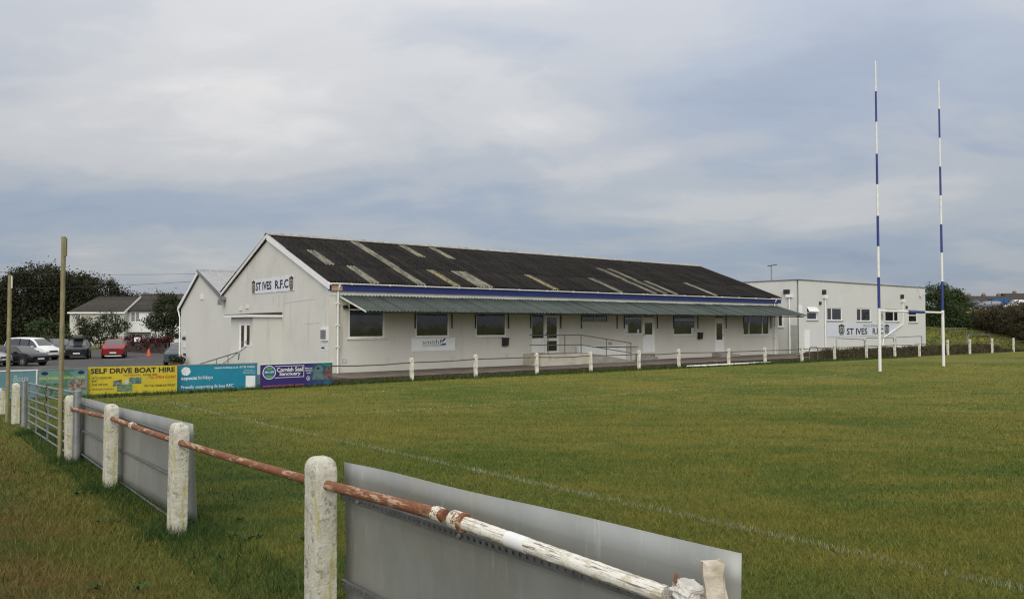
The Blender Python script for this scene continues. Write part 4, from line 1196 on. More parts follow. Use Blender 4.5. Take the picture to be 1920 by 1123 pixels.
    # broken post end with snapped stub, and crumbled concrete round the rail
    def crumble(c, sx, sy, sz, seed, n=420):
        r2 = np.random.default_rng(seed)
        from mathutils import noise as mn
        bm = bmesh.new(); bmesh.ops.create_icosphere(bm, subdivisions=6, radius=1)
        for v in bm.verts:
            q = np.array(v.co[:]); k = 1 + .34 * mn.fractal(Vector(q * 1.6 + seed), 1.0, 2.0, 6) + .03 * mn.fractal(Vector(q * 9 + seed), 1.0, 2.0, 4)
            q = np.sign(q) * np.abs(q) ** .8 * k
            v.co = (c[0] + q[0] * sx, c[1] + q[1] * sy, c[2] + q[2] * sz)
        me = bpy.data.meshes.new('broken_concrete'); bm.to_mesh(me); bm.free(); return me
    c = rp(1290, 1108)
    BROK = M('broken_concrete_face', (.72, .70, .66), (.50, .48, .43), 14, .95, .2, bump=.9, bscale=45, patch=(.30, .11, .05), pscale=9, pth=(.66, .72), bdist=.02)
    bp = wd(TF, -31.15); g = float(gz(*bp))
    root = empty('broken_fence_post', (bp[0], bp[1], g), ROTZ, 'smashed concrete post end with upright splinter at the bottom right sheet', 'broken post')
    inv = Matrix.Rotation(-ROTZ, 4, 'Z') @ Matrix.Translation((-bp[0], -bp[1], -g))
    me = crumble(c, .050, .07, .032, 3); me.transform(inv); me.materials.append(BROK); link('crumbled_concrete', me, root)
    p0 = rp(1344, 1123); p1 = rp(1334, 1053)
    SPL = M('splintered_concrete', (.56, .51, .42), (.36, .31, .23), 12, .95, .2, bump=.9, bscale=30, patch=(.27, .10, .045), pscale=7, pth=(.60, .67))
    dv = p1 - p0; mb = MB(); lo = p0 - dv * 6
    rr = np.random.default_rng(4)
    ax = np.array([.999, .03, 0]); ay = np.array([.0, 1, 0]); vs = []; fs = []; n = 22; m = 8
    for i in range(n + 1):
        cc = lo + (p1 - lo) * i / n
        for k in range(m):
            an = 2 * math.pi * (k + .5) / m
            r = .034 * (1 + .08 * rr.normal()); q = np.array([np.sign(math.cos(an)) * abs(math.cos(an)) ** .5, np.sign(math.sin(an)) * abs(math.sin(an)) ** .5])
            vs.append(tuple(cc + ax * q[0] * r + ay * q[1] * r * .8 + np.array([0, 0, rr.normal() * (.008 if i == n else .002)])))
    fs = [(i * m + k, i * m + (k + 1) % m, (i + 1) * m + (k + 1) % m, (i + 1) * m + k) for i in range(n) for k in range(m)] + [tuple(range(n * m, n * m + m))]
    mb.add(vs, fs); me = mb.mesh('upright_splinter', SPL); me.transform(inv); link('upright_splinter', me, root)
    me = post_mesh('post_base', .14, .17, .75, POSTM, 91, rows=20, disp=.004, cap=.02); link('post_base', me, root, smooth=True)
    mb = MB(); mb.tube([tuple(c + np.array([-.05, 0, -.02])), tuple(c + np.array([-.035, .01, .055]))], .006, 6); me = mb.mesh('reinforcing_bar', RUST); me.transform(inv); link('reinforcing_bar', me, root)
build_near_fence()

def broadleaf_weeds():
    rg = np.random.default_rng(9); vs = []; fs = []; tint = []
    spots = [(TF + .25, -22.6), (TF - .35, -22.55), (TF + .55, -25.6), (TF + .35, -25.9), (TF + .9, -26.3), (TF - .3, -19.6), (TF - .5, -24.2), (TF - .45, -20.2), (TF + .6, -24.9), (TF - .9, -26.6), (TF - .2, -27.6)]
    for (t_, p_) in spots:
        for c in range(2):
            x0, y0 = wd(t_ + rg.normal(0, .13), p_ + rg.normal(0, .13)); z0 = float(gz(x0, y0)) + .015
            for k in range(7):
                a = rg.uniform(0, 6.28); L = rg.uniform(.05, .095); w = L * .22; e = rg.uniform(.15, .7)
                d = np.array([math.cos(a), math.sin(a), 0]); s_ = np.array([-d[1], d[0], 0]) * w
                o = np.array([x0, y0, z0]); m = o + d * L * .55 + np.array([0, 0, L * e]); q = o + d * L + np.array([0, 0, L * e * .7])
                n = len(vs); vs += [o, m - s_, q, m + s_]; fs.append((n, n + 1, n + 2, n + 3)); tint += [rg.uniform(.1, .55)] * 4
    tag(np_mesh('broadleaf_weeds', np.array(vs), np.array(fs), WEEDM, None, np.array(tint)), 'broad leaved weeds in the long grass at the near post bases', 'weeds', kind='stuff')
broadleaf_weeds()
def perforated(name, parent, t, pa, za, pb, zb, hgt=.042, dep=.022, inv=None):
    """slotted steel channel between two points of a plane parallel to the near fence"""
    L = math.hypot(pb - pa, zb - za); n = int(L / .05); s = L / n
    A = np.array([*wd(t, pa), za]); B = np.array([*wd(t, pb), zb]); d = (B - A) / L
    out = np.array([-DX, -DY, 0]); up = np.cross(d, out); up = up / np.linalg.norm(up); up = up if up[2] > 0 else -up
    mb = MB()
    P = lambda u, v, w: tuple(A + d * u + up * v + out * w)
    for i in range(n):
        us = [i * s, i * s + .013, i * s + s - .013, i * s + s]; vs = [0, .012, hgt - .012, hgt]
        for a in range(3):
            for b in range(3):
                if a == 1 and b == 1: continue
                mb.quad(P(us[a], vs[b], dep), P(us[a + 1], vs[b], dep), P(us[a + 1], vs[b + 1], dep), P(us[a], vs[b + 1], dep))
        a0, a1, b0, b1 = us[1], us[2], vs[1], vs[2]
        for (u0, v0, u1, v1) in ((a0, b0, a1, b0), (a1, b0, a1, b1), (a1, b1, a0, b1), (a0, b1, a0, b0)):
            mb.quad(P(u0, v0, dep), P(u1, v1, dep), P(u1, v1, dep - .004), P(u0, v0, dep - .004))
    mb.quad(P(0, hgt, 0), P(L, hgt, 0), P(L, hgt, dep), P(0, hgt, dep)); mb.quad(P(0, 0, 0), P(L, 0, 0), P(L, 0, dep), P(0, 0, dep))
    me = mb.mesh(name, GALVD)
    if inv is not None: me.transform(inv)
    return link(name, me, parent)
GALVD = M('dull_slotted_steel', (.17, .18, .185), (.12, .125, .13), 9, .55, .4, metal=.5, patch=(.20, .19, .17), pscale=6)
def build_sheets():
    # foreground sheet
    t = TF + .17
    (pl, zl), (pr, zr) = on_side(648, 866, t), on_side(1390, 1035, t)
    x, y = wd(t, pl); g = float(gz(x, y))
    root = empty('aluminium_board', (x, y, g), ROTZ, 'large scuffed aluminium sheet behind the broken rail in the foreground', 'metal sheet')
    inv = Matrix.Rotation(-ROTZ, 4, 'Z') @ Matrix.Translation((-x, -y, -g))
    n = 24; m = 10; vs = []; fs = []
    for i in range(n + 1):
        u = i / n
        for k in range(m + 1):
            v = k / m
            p = pl + (pr - pl) * u; zt = zl + (zr - zl) * u; zb = float(gz(*wd(t, p))) + .06
            bow = .012 * math.sin(u * 6) + .01 * math.sin(v * 4 + u * 3)
            vs.append((*wd(t + bow, p), zb + (zt - zb) * v + .004 * math.sin(u * 11) * v))
    fs = [(i * (m + 1) + k, (i + 1) * (m + 1) + k, (i + 1) * (m + 1) + k + 1, i * (m + 1) + k + 1) for i in range(n) for k in range(m)]
    mb = MB(); mb.add(vs, fs); me = mb.mesh('sheet', ALU); me.transform(inv); o = link('sheet', me, root, smooth=True)
    s = o.modifiers.new('thick', 'SOLIDIFY'); s.thickness = .003
    a = on_side(640, 936, t - .03); b = on_side(1081, 1084, t - .03); k = (b[1] - a[1]) / (b[0] - a[0])
    perforated('slotted_channel', root, t - .012, a[0], a[1], pr + .25, a[1] + k * (pr + .25 - a[0]), inv=inv)
    a = on_side(640, 1098, t - .03)
    perforated('slotted_channel', root, t - .012, a[0], a[1], pr + .3, a[1] + k * (pr + .3 - a[0]), inv=inv)
    for q in (.08, .45):
        mb = MB(); p_ = a[0] + (pr - a[0]) * q; mb.lathe([(.012, 0), (.012, .01), (.006, .016)], (0, 0, 0), 'x', 8)
        me = mb.mesh('bolt', GALV); bo = link('bolt', me, root); z0 = on_side(640, 936, t - .03)[1] + k * (p_ - a[0]) + .02
        w_ = inv @ Vector((*wd(t - .05, p_), z0)); bo.location = w_
    # sheet behind the three posts
    t = TF + .16
    (pr, zr), (pl, zl) = on_side(361, 795, t), on_side(148, 744, t)
    x, y = wd(t, pl); g = float(gz(x, y))
    root = empty('aluminium_board', (x, y, g), ROTZ, 'dull aluminium sheet fixed behind three white posts at left', 'metal sheet')
    inv = Matrix.Rotation(-ROTZ, 4, 'Z') @ Matrix.Translation((-x, -y, -g))
    vs = []; n = 20; m = 8
    for i in range(n + 1):
        u = i / n
        for k_ in range(m + 1):
            v = k_ / m; p = pl + (pr - pl) * u
            zt = zl + (zr - zl) * u; zb = float(gz(*wd(t, p))) + .04
            bow = .015 * math.sin(u * 9) + .05 * max(0, u - .9) * 10 * (1 - v)
            vs.append((*wd(t + bow, p), zb + (zt - zb) * v))
    fs = [(i * (m + 1) + k_, (i + 1) * (m + 1) + k_, (i + 1) * (m + 1) + k_ + 1, i * (m + 1) + k_ + 1) for i in range(n) for k_ in range(m)]
    mb = MB(); mb.add(vs, fs); me = mb.mesh('sheet', ALU); me.transform(inv); o = link('sheet', me, root, smooth=True); s = o.modifiers.new('thick', 'SOLIDIFY'); s.thickness = .003
    for (xa, ya), (xb, yb) in (((152, 806), (345, 903)), ((152, 850), (345, 988)), ((150, 756), (345, 822))):
        a = on_side(xa, ya, t - .03); b = on_side(xb, yb, t - .03)
        mb = MB(); mb.tube([(*wd(t - .03, a[0]), a[1]), (*wd(t - .03, b[0]), b[1])], .012, 6); me = mb.mesh('fixing_bar', GALVD); me.transform(inv); link('fixing_bar', me, root)
    for py in (818, 890, 980):
        a = on_side(352, py, t - .02); mb = MB()
        mb.tube([(*wd(t - .005, a[0]), a[1]), (*wd(t - .04, a[0]), a[1] + .02), (*wd(t - .05, a[0]), a[1] - .01), (*wd(t - .02, a[0]), a[1] - .03)], .006, 6); me = mb.mesh('hook', GALV); me.transform(inv); link('hook', me, root)
build_sheets()

def build_gate():
    t = TF + .05
    (p0, z0), (p1, z1) = on_side(54, 719, t), on_side(140, 736.5, t)
    x, y = wd(t, p0); g = float(gz(x, y))
    root = empty('field_gate', (x, y, g), ROTZ, 'galvanised tubular field gate between the white posts at left', 'gate')
    inv = Matrix.Rotation(-ROTZ, 4, 'Z') @ Matrix.Translation((-x, -y, -g))
    W = lambda p, z: tuple((inv @ Vector((*wd(t, p), z)))[:])
    zb0 = float(gz(*wd(t, p0))) + .06; zb1 = float(gz(*wd(t, p1))) + .06
    for k in range(7):
        u = k / 6 * (1 - .06 * (6 - k) / 6)
        mb = MB(); mb.tube([W(p0, zb0 + (z0 - zb0) * u), W(p1, zb1 + (z1 - zb1) * u)], .021 if k == 6 else .016, 8); mb.build('rail', GALV, root, True)
    for v, w in ((.015, .022), (.22, .03), (.50, .035), (.985, .022)):
        p = p0 + (p1 - p0) * v; mb = MB()
        zb = zb0 + (zb1 - zb0) * v; zt = z0 + (z1 - z0) * v
        a = W(p, zb); b = W(p, zt)
        mb.box(a[0] - .012, a[0] + .012, a[1] - w, a[1] + w, a[2], b[2]); mb.build('upright', GALV, root)
    mb = MB(); q = W(p0 + (p1 - p0) * .5, z0 + (z1 - z0) * .5)
    for k in range(14):
        an = k * .9; mb.tube([(q[0] - .04 + .02 * math.cos(an), q[1] + .03 * math.sin(an), q[2] + .03 - k * .035), (q[0] - .04 + .02 * math.cos(an + 1), q[1] + .03 * math.sin(an + 1), q[2] + .0 - k * .035)], .009, 5)
    mb.build('chain', DARKST, root)
    for px, pt, lab in ((48.5, 715, 'round galvanised steel post hanging the gate'), (148, 734, 'galvanised steel latch post behind the white gate side post')):
        xx = (px - 960) / FPX; tq = TF + .06
        best = min(np.arange(-21, -12, .01), key=lambda q_: abs(wd(tq, q_)[0] / wd(tq, q_)[1] - xx))
        X, Y = wd(tq, best); gg = float(gz(X, Y)); zt = at_depth(px, pt, Y)[2]
        r0 = empty('gate_post', (X, Y, gg), ROTZ, lab, 'gate post')
        mb = MB(); mb.lathe([(.057, -.2), (.057, zt - gg)], (0, 0, 0), n=14); mb.build('tube', GALV, r0, True)
        mb = MB(); mb.lathe([(.059, zt - gg), (.059, zt - gg + .012), (.045, zt - gg + .02)], (0, 0, 0), n=14); mb.build('cap', GALV, r0, True)
    TIM = M('weathered_timber', (.27, .25, .135), (.185, .165, .095), 3, .9, .2, bump=.6, bscale=30, streak=(.12, .11, .065), patch=(.20, .21, .09), pscale=2)
    for px, py, pb, hw, lab in ((117, 444, -18.95, .030, 'tall weathered timber pole beside the gate'), (17.5, 516, -13.85, .038, 'shorter weathered timber pole at the far left')):
        xx = (px - 960) / FPX; tq = TF - .12
        best = min(np.arange(-22, -11, .01), key=lambda q_: abs(wd(tq, q_)[0] / wd(tq, q_)[1] - xx))
        X, Y = wd(tq, best); gg = float(gz(X, Y)); h = at_depth(px, py, Y)[2] - gg
        r0 = empty('timber_pole', (X, Y, gg), 0, lab, 'pole', 'timber netting poles')
        rg = np.random.default_rng(int(px)); mb = MB(); n = 30; vs = []; m = 8
        for i in range(n + 1):
            for k in range(m):
                an = 2 * math.pi * (k + .5) / m
                c_, s_ = math.cos(an), math.sin(an)
                vs.append((hw * np.sign(c_) * abs(c_) ** .6 + rg.normal(0, .0018), hw * np.sign(s_) * abs(s_) ** .6 + rg.normal(0, .0018), -.2 + (h + .2) * i / n))
        mb.add(vs, [(i * m + k, i * m + (k + 1) % m, (i + 1) * m + (k + 1) % m, (i + 1) * m + k) for i in range(n) for k in range(m)] + [tuple(range(n * m, n * m + m))])
        mb.build('pole', TIM, r0)
        mb = MB(); mb.box(hw - .004, hw + .016, -.02, .02, h - .30, h - .02); mb.build('batten', OFFW if px < 50 else TIM, r0)
    # short rail left of the gate
    a = on_side(-20, 722, TF); b = on_side(26, 735, TF)
    mb = MB(); mb.tube([(*wd(TF, a[0]), a[1]), (*wd(TF, b[0]), b[1])], .024, 8)
    tag(mb.build('fence_rail', GALV, None, True), 'pale rail running off the left edge of the picture', 'rail')
build_gate()

# ------------------------------------------------------------------ signs and advertising boards
fs_ = lambda u, v, d: (u, d, v)
def crest(parent, u, v, w, h, ground, name='crest'):
    """the club's badge: dark shield with crown, pale field and central lozenge"""
    sh = [(-.42, .30), (-.5, .36), (-.36, .44), (-.2, .43), (-.14, .5), (.14, .5), (.2, .43), (.36, .44), (.5, .36), (.42, .30), (.46, -.18), (.30, -.36), (.32, -.5), (-.32, -.5), (-.30, -.36), (-.46, -.18)]
    o = flatpoly(parent, fs_, [(u + a * w, v + b * h) for a, b in sh], INK, -.008, name)
    inn = [(-.32, .24), (0, .30), (.32, .24), (.34, -.15), (.18, -.30), (-.18, -.30), (-.34, -.15)]
    flatpoly(o, fs_, [(u + a * w, v + b * h) for a, b in inn], ground, -.011, 'field')
    flatpoly(o, fs_, ring(u, v - .02 * h, w * .2, h * .24, 16), INK, -.014, 'oval')
    flatpoly(o, fs_, [(u, v + .16 * h), (u + .11 * w, v - .02 * h), (u, v - .2 * h), (u - .11 * w, v - .02 * h)], ground, -.017, 'lozenge')
    flatpoly(o, fs_, [(u - .24 * w, v - .40 * h), (u + .24 * w, v - .40 * h), (u + .22 * w, v - .46 * h), (u - .22 * w, v - .46 * h)], ground, -.011, 'scroll')
    for a in (-.22, .22): flatpoly(o, fs_, [(u + (a - .06) * w, v + .33 * h), (u + (a + .06) * w, v + .33 * h), (u + a * w, v + .41 * h)], ground, -.011, 'jewel')
    return o
def plate(name, parent, W, H, mat, th=.02, frame=None):
    mb = MB(); mb.box(0, W, 0, th, 0, H); o = mb.build(name, mat, parent)
    return o
def build_signs():
    # gable sign
    pl, zt = on_side(471.5, 529, -.03); _, zb = on_side(471.6, 553.7, -.03); pr, zt2 = on_side(551.3, 512.4, -.03); _, zb2 = on_side(551.3, 542.4, -.03)
    W = pl - pr; zb = (zb + zb2) / 2; H = (zt + zt2) / 2 - zb
    root = empty('gable_sign', (*wd(-.03, pl), zb), math.atan2(-PY_, -PX_), 'white club name sign with dark letters and two crests on the gable', 'sign')
    plate('panel', root, W, H, SIGNW)
    FIELD = PLAIN('crest_field', (.42, .34, .28))
    crest(root, W * .055, H * .50, W * .095, H * .92, FIELD); crest(root, W * .945, H * .50, W * .095, H * .92, FIELD)
    lettering(root, fs_, 'ST IVES', W * .115, H * .21, W * .50, H * .80, NAVY, .032)
    lettering(root, fs_, 'R.F.C', W * .585, H * .21, W * .885, H * .80, NAVY, .032)
    # wing sign
    t0, zt = on_front(1551, 605, -.03); t1, zb = on_front(1680, 630, -.03); _, zb2 = on_front(1551, 630, -.03); _, zt2 = on_front(1680, 605.5, -.03)
    W = t1 - t0; zb = (zb + zb2) / 2; H = (zt + zt2) / 2 - zb
    root = empty('sponsor_sign', (*wd(t0, -.03), zb), ROTZ, 'long white club name sign under the windows of the flat roofed block', 'sign')
    plate('panel', root, W, H, M('pale_sign_face', (.60, .63, .68), (.56, .59, .64), 2, .5))
    GF = PLAIN('grey_crest_field', (.40, .40, .38))
    crest(root, W * .19, H * .5, W * .085, H * .78, GF); crest(root, W * .855, H * .5, W * .08, H * .74, GF)
    lettering(root, fs_, 'ST IVES', W * .26, H * .12, W * .555, H * .60, INK, .022)
    lettering(root, fs_, 'R.F.C', W * .635, H * .12, W * .80, H * .60, INK, .022)
    lettering(root, fs_, 'PROUD SPONSOR OF', W * .50, H * .68, W * .79, H * .86, PLAIN('grey_print', (.12, .12, .13)), 0)
    # window cleaning sign
    t0, zt = on_front(772, 634, -.02); t1, zb = on_front(853, 656.5, -.02)
    W, H = t1 - t0, zt - zb
    root = empty('cleaning_sign', (*wd(t0, -.02), zb), ROTZ, 'small silver window cleaning sign below the second window', 'sign')
    plate('panel', root, W, H, M('silver_sign_face', (.80, .82, .83), (.74, .76, .77), 2, .4), .018)
    lettering(root, fs_, 'smith', W * .24, H * .52, W * .62, H * .86, INK, -.006)
    LB = PLAIN('leaf_blue', (.02, .055, .24))
    def leaf(cu, cv, ln, wd_, an):
        pts = []
        for k in range(17):
            a = 2 * math.pi * k / 16; x = ln / 2 * math.cos(a) + ln / 2; y = wd_ / 2 * math.sin(a) * (.25 + .75 * (x / ln) ** .8)
            pts.append((cu + x * math.cos(an) - y * math.sin(an), cv + x * math.sin(an) + y * math.cos(an)))
        flatpoly(root, fs_, pts[:-1], LB, -.008, 'logo_leaf')
    leaf(W * .645, H * .56, W * .09, H * .15, 1.25); leaf(W * .675, H * .62, W * .14, H * .19, .75); leaf(W * .64, H * .46, W * .15, H * .17, .12)
    lettering(root, fs_, 'window cleaning services', W * .24, H * .34, W * .78, H * .47, INK, 0)
    # advertising boards along the corner of the pitch
    def board(name, bl, br, H, label, face, edge=None, back=True):
        a, b = on_ground(*bl), on_ground(*br)
        L = math.hypot(b[0] - a[0], b[1] - a[1]); an = math.atan2(b[1] - a[1], b[0] - a[0])
        root = empty(name, (a[0], a[1], float(a[2])), an, label, 'advertising board', 'advertising boards by the corner of the pitch')
        mb = MB(); sl = float(b[2] - a[2])
        mb.prism([(0, 0, .04), (L, 0, .04 + sl), (L, 0, H + sl), (0, 0, H)], (0, .02, 0)); mb.build('panel', face, root)
        if edge:
            mb = MB(); mb.prism([(-.01, -.012, H - .03), (L + .01, -.012, H - .03 + sl), (L + .01, -.012, H + .01 + sl), (-.01, -.012, H + .01)], (0, .05, 0)); mb.build('edge_trim', edge, root)
        for k in (.06, .5, .94):
            mb = MB(); mb.box(L * k - .03, L * k + .03, .02, .08, -.2, H - .05); mb.build('stake', M('stake_timber', (.2, .17, .12), (.14, .12, .09), 5, .9) if k == .06 else bpy.data.materials['stake_timber'], root)
        return root, L, H
    YEL = M('yellow_board_face', (.50, .40, .022), (.42, .345, .025), 2.5, .5, .3, patch=(.36, .31, .05), pscale=3)
    r, L, H = board('advertising_board', (164, 742), (331.5, 736), .95, 'yellow self drive boat hire advertising board', YEL)
    T = lambda body, u0, v0, u1, v1, m=INK, b=0.0, **k: lettering(r, fs_, body, L * u0, H * v0, L * u1, H * v1, m, b, **k)
    ORN = PLAIN('orange_print', (.42, .10, .02)); 
    T('SELF DRIVE BOAT HIRE', .03, .76, .975, .945, INK, .03)
    T('FAST RIB RIDES', .39, .655, .58, .715, ORN, .01); T('KAYAK HIRE', .61, .655, .77, .715, INK, .01)
    T('Tel: 07824 633447', .675, .535, .985, .645, REDP, .015)
    for i, (s, v, u1) in enumerate((('UP TO 6 PEOPLE PER', .575, .26), ('BOAT', .47, .105), ('TAKE THE DOG', .34, .215), ('LIFE JACKETS FOR ALL', .17, .285))): T(s, .045, v, u1, v + .07, INK, .008)
    for v in (.60, .365, .195): flatpoly(r, fs_, ring(L * .02, H * v, .012, .016, 8), INK, -.006, 'bullet')
    T('ON THE HARBOUR FRONT', .625, .245, .985, .325, INK, .012)
    def pic(rt, L, H, pts, cols, seed):
        t = NT('photo_print_%d' % seed)
        c = t.mix(t.ramp(t.noise(7, 4, .6, loc=(seed, 2, 3)), .4, .6), cols[0], cols[1]); c = t.mix(t.ramp(t.noise(14, 4, .6, loc=(3, seed, 3)), .55, .65), c, cols[2])
        flatpoly(rt, fs_, [(L * u, H * v) for u, v in pts], t.done(c, .5), -.005, 'picture')
    pic(r, L, H, [(.275, .30), (.375, .345), (.37, .535), (.272, .49)], ((.05, .07, .06), (.16, .17, .13), (.3, .3, .27)), 1)
    pic(r, L, H, [(.455, .375), (.59, .375), (.59, .60), (.455, .60)], ((.04, .11, .09), (.10, .17, .15), (.4, .42, .4)), 2)
    pic(r, L, H, [(.32, .11), (.49, .11), (.49, .36), (.32, .36)], ((.05, .15, .11), (.14, .20, .10), (.25, .22, .08)), 3)
    flatpoly(r, fs_, ring(L * .425, H * .45, L * .025, H * .09, 16), PLAIN('pale_print', (.45, .47, .42)), -.007, 'picture')
    # turquoise holiday board
    TUR = M('turquoise_board_face', (.012, .20, .30), (.010, .175, .265), 2, .45, .35)
    r, L, H = board('advertising_board', (332.5, 735), (482, 729), .95, 'turquoise holiday lettings advertising board', TUR, GALV)
    T('aspects', .045, .40, .235, .545, WHITEP, .022); T('holidays', .248, .40, .43, .585, WHITEP, -.004)
    T('Proudly supporting St Ives RFC', .045, .075, .69, .23, WHITEP, .006)
    T('aspects-holidays.co.uk  01736 754242', .45, .80, .965, .90, WHITEP, .008)
    for s, v in (('Book your', .715), ('next holiday in', .655), ('Cornwall today', .595)): T(s, .87 - .004 * len(s), v, .92 + .004 * len(s), v + .042, WHITEP)
    flatpoly(r, fs_, ring(L * .10, H * .755, .15, .15, 28), WHITEP, -.006, 'logo_disc')
    for k in range(6):
        a = k * 1.05 + .3
        flatpoly(r, fs_, [(L * .10 + .01 * math.cos(a + 1.57), H * .755 + .01 * math.sin(a + 1.57)), (L * .10 + .15 * math.cos(a - .05), H * .755 + .15 * math.sin(a - .05)), (L * .10 + .15 * math.cos(a + .02), H * .755 + .15 * math.sin(a + .02))], TUR, -.009, 'logo_line')
    flatpoly(r, fs_, [(L * .85, H * .07), (L * .975, H * .07), (L * .975, H * .52), (L * .85, H * .52)], WHITEP, -.006, 'white_square')
    # purple sanctuary board
    def m_pur():
        t = NT('purple_board_face')
        sep = t.n.new('ShaderNodeSeparateXYZ'); t.l.new(t.tc.outputs['Object'], sep.inputs[0])
        f = t.ramp(t.math('ADD', sep.outputs[0], t.math('MULTIPLY', t.noise(1.5, 4, .6), .6)), 1.9, 3.0)
        c = t.mix(f, (.035, .022, .14), t.mix(t.ramp(t.noise(2.2, 5, .6), .4, .6), (.025, .06, .16), (.02, .16, .15)))
        return t.done(c, .45, 0, .35)
    PUR = m_pur()
    r, L, H = board('advertising_board', (488, 730), (623, 722.5), .92, 'purple seal sanctuary advertising board with round logo', PUR, SIGNW)
    GRN = PLAIN('logo_green', (.10, .30, .06)); LBL = PLAIN('logo_blue', (.03, .10, .30)); SALM = PLAIN('salmon_print', (.62, .13, .08))
    cu, cv = L * .115, H * .655
    flatpoly(r, fs_, ring(cu, cv, H * .275, H * .275, 32), WHITEP, -.007, 'logo_ring'); flatpoly(r, fs_, ring(cu, cv, H * .245, H * .245, 32), LBL, -.009, 'logo_disc')
    flatpoly(r, fs_, [(cu - H * .18, cv - H * .12), (cu - H * .05, cv - H * .10), (cu + H * .1, cv - H * .13), (cu + H * .18, cv - H * .1), (cu + H * .12, cv - H * .2), (cu, cv - H * .235), (cu - H * .12, cv - H * .2)], GRN, -.011, 'logo_land')
    flatpoly(r, fs_, [(cu - H * .16, cv + H * .12), (cu + H * .02, cv + H * .09), (cu + H * .16, cv + H * .13), (cu + H * .1, cv + H * .2), (cu - H * .08, cv + H * .22)], GRN, -.011, 'logo_land')
    T('SEA LIFE', .055, .63, .175, .715, WHITEP, .02, d=-.014)
    FR = MB(); u0, u1, v0, v1 = L * .19, L * .59, H * .42, H * .90
    for q in ((u0, u1, v0, v0 + .018), (u0, u1, v1 - .018, v1), (u1 - .018, u1, v0 + .018, v1 - .018)): FR.box(q[0], q[1], -.006, -.001, q[2], q[3])
    FR.build('white_outline', WHITEP, r)
    T('Cornish Seal', .215, .66, .57, .84, WHITEP, .022, d=-.014); T('Sanctuary', .25, .47, .54, .65, WHITEP, .022, d=-.014)
    T('sealsanctuary.sealifetrust.org', .035, .07, .59, .155, SALM, .02)
    T('Meet our', .605, .735, .71, .80, WHITEP, .02); T('resident', .605, .645, .71, .70, WHITEP, .02); T('seals!', .625, .55, .69, .605, WHITEP, .02)
    flatpoly(r, fs_, ring(L * .65, H * .35, .075, .085, 20), WHITEP, -.006, 'badge'); flatpoly(r, fs_, ring(L * .65, H * .35, .06, .07, 20), NAVY, -.008, 'badge_field'); flatpoly(r, fs_, [(L * .65 - .035, H * .35 - .03), (L * .65 + .035, H * .35 - .02), (L * .65 + .02, H * .35 + .03), (L * .65 - .02, H * .35 + .02)], WHITEP, -.010, 'badge_mark')
    SEAL = M('seal_photo', (.06, .12, .14), (.13, .19, .18), 6, .5, patch=(.03, .05, .06), pscale=5)
    flatpoly(r, fs_, [(L * .70, H * .28), (L * .725, H * .50), (L * .72, H * .66), (L * .745, H * .82), (L * .79, H * .91), (L * .84, H * .86), (L * .865, H * .72), (L * .86, H * .55), (L * .885, H * .38), (L * .90, H * .27)], SEAL, -.006, 'seal_picture')
    flatpoly(r, fs_, ring(L * .79, H * .74, .06, .045, 12), PLAIN('seal_dark', (.012, .02, .025)), -.009, 'seal_muzzle')
    flatpoly(r, fs_, [(L * .88, H * .36), (L * .885, H * .6), (L * .92, H * .80), (L * .985, H * .86), (L * .985, H * .28), (L * .93, H * .24)], M('hair_photo', (.22, .13, .10), (.06, .03, .03), 9, .5), -.007, 'hair_picture')
    flatpoly(r, fs_, [(L * .80, H * .955), (L * .985, H * .955), (L * .985, H * .87), (L * .90, H * .84), (L * .86, H * .89)], M('green_water_photo', (.02, .22, .15), (.015, .15, .13), 4, .5), -.0055, 'water_picture')
    # teal boards behind the gate
    TEAL = M('teal_board_face', (.10, .20, .24), (.13, .24, .25), 1.2, .5, .3, patch=(.08, .17, .22), pscale=1.2)
    r, L, H = board('advertising_board', (71.5, 747), (163, 742.6), .92, 'faded teal fishing trips advertising board behind the gate', M('sea_board_face', (.10, .21, .24), (.14, .25, .20), 1.3, .5, .3, patch=(.06, .15, .08), pscale=1.6, pth=(.5, .6)), GALV)
    YT = PLAIN('yellow_green_print', (.45, .52, .08))
    T('MACKEREL FISHING TRIPS', .02, .64, .95, .73, YT, .02)
    pic(r, L, H, [(.62, .22), (.98, .25), (.97, .60), (.70, .62), (.6, .45)], ((.10, .08, .06), (.30, .28, .24), (.35, .05, .04)), 5)
    pic(r, L, H, [(.02, .1), (.5, .1), (.48, .5), (.02, .52)], ((.04, .09, .05), (.10, .17, .09), (.2, .25, .2)), 6)
    for u in (.12, .87): flatpoly(r, fs_, ring(L * u, H * .86, .10, .055, 16), NAVY, -.006, 'fish_mark')
    r, L, H = board('advertising_board', (-70, 754), (70, 747.1), .92, 'blue green boats advertising board at the left picture edge', TEAL, SIGNW)
    T('Boats', .66, .60, .87, .82, PLAIN('pale_green_print', (.42, .52, .47)), -.004, shear=.25)
    mb = MB(); mb.box(L - .05, L - .01, -.01, -.001, .05, H - .03); mb.build('edge_trim', SIGNW, r)
build_signs()
def litter_bins():
    for px, py, lab in ((948, 641.5, 'black litter box on the wall right of the third window'), (1313.5, 630, 'black litter box on the wall beside the notice window')):
        t, z = on_front(px, py, -.15)
        root = empty('wall_box', (*wd(t, 0), z), ROTZ, lab, 'box', 'black boxes on the clubhouse wall')
        mb = MB(); mb.prism([(-.15, -.22, -.2), (.15, -.22, -.2), (.16, -.26, .2), (-.16, -.26, .2)], (0, .215, 0)); mb.build('bin', BLACK, root)
        mb = MB(); mb.box(-.17, .17, -.28, -.004, .2, .24); mb.build('lid', BLACK, root)
litter_bins()

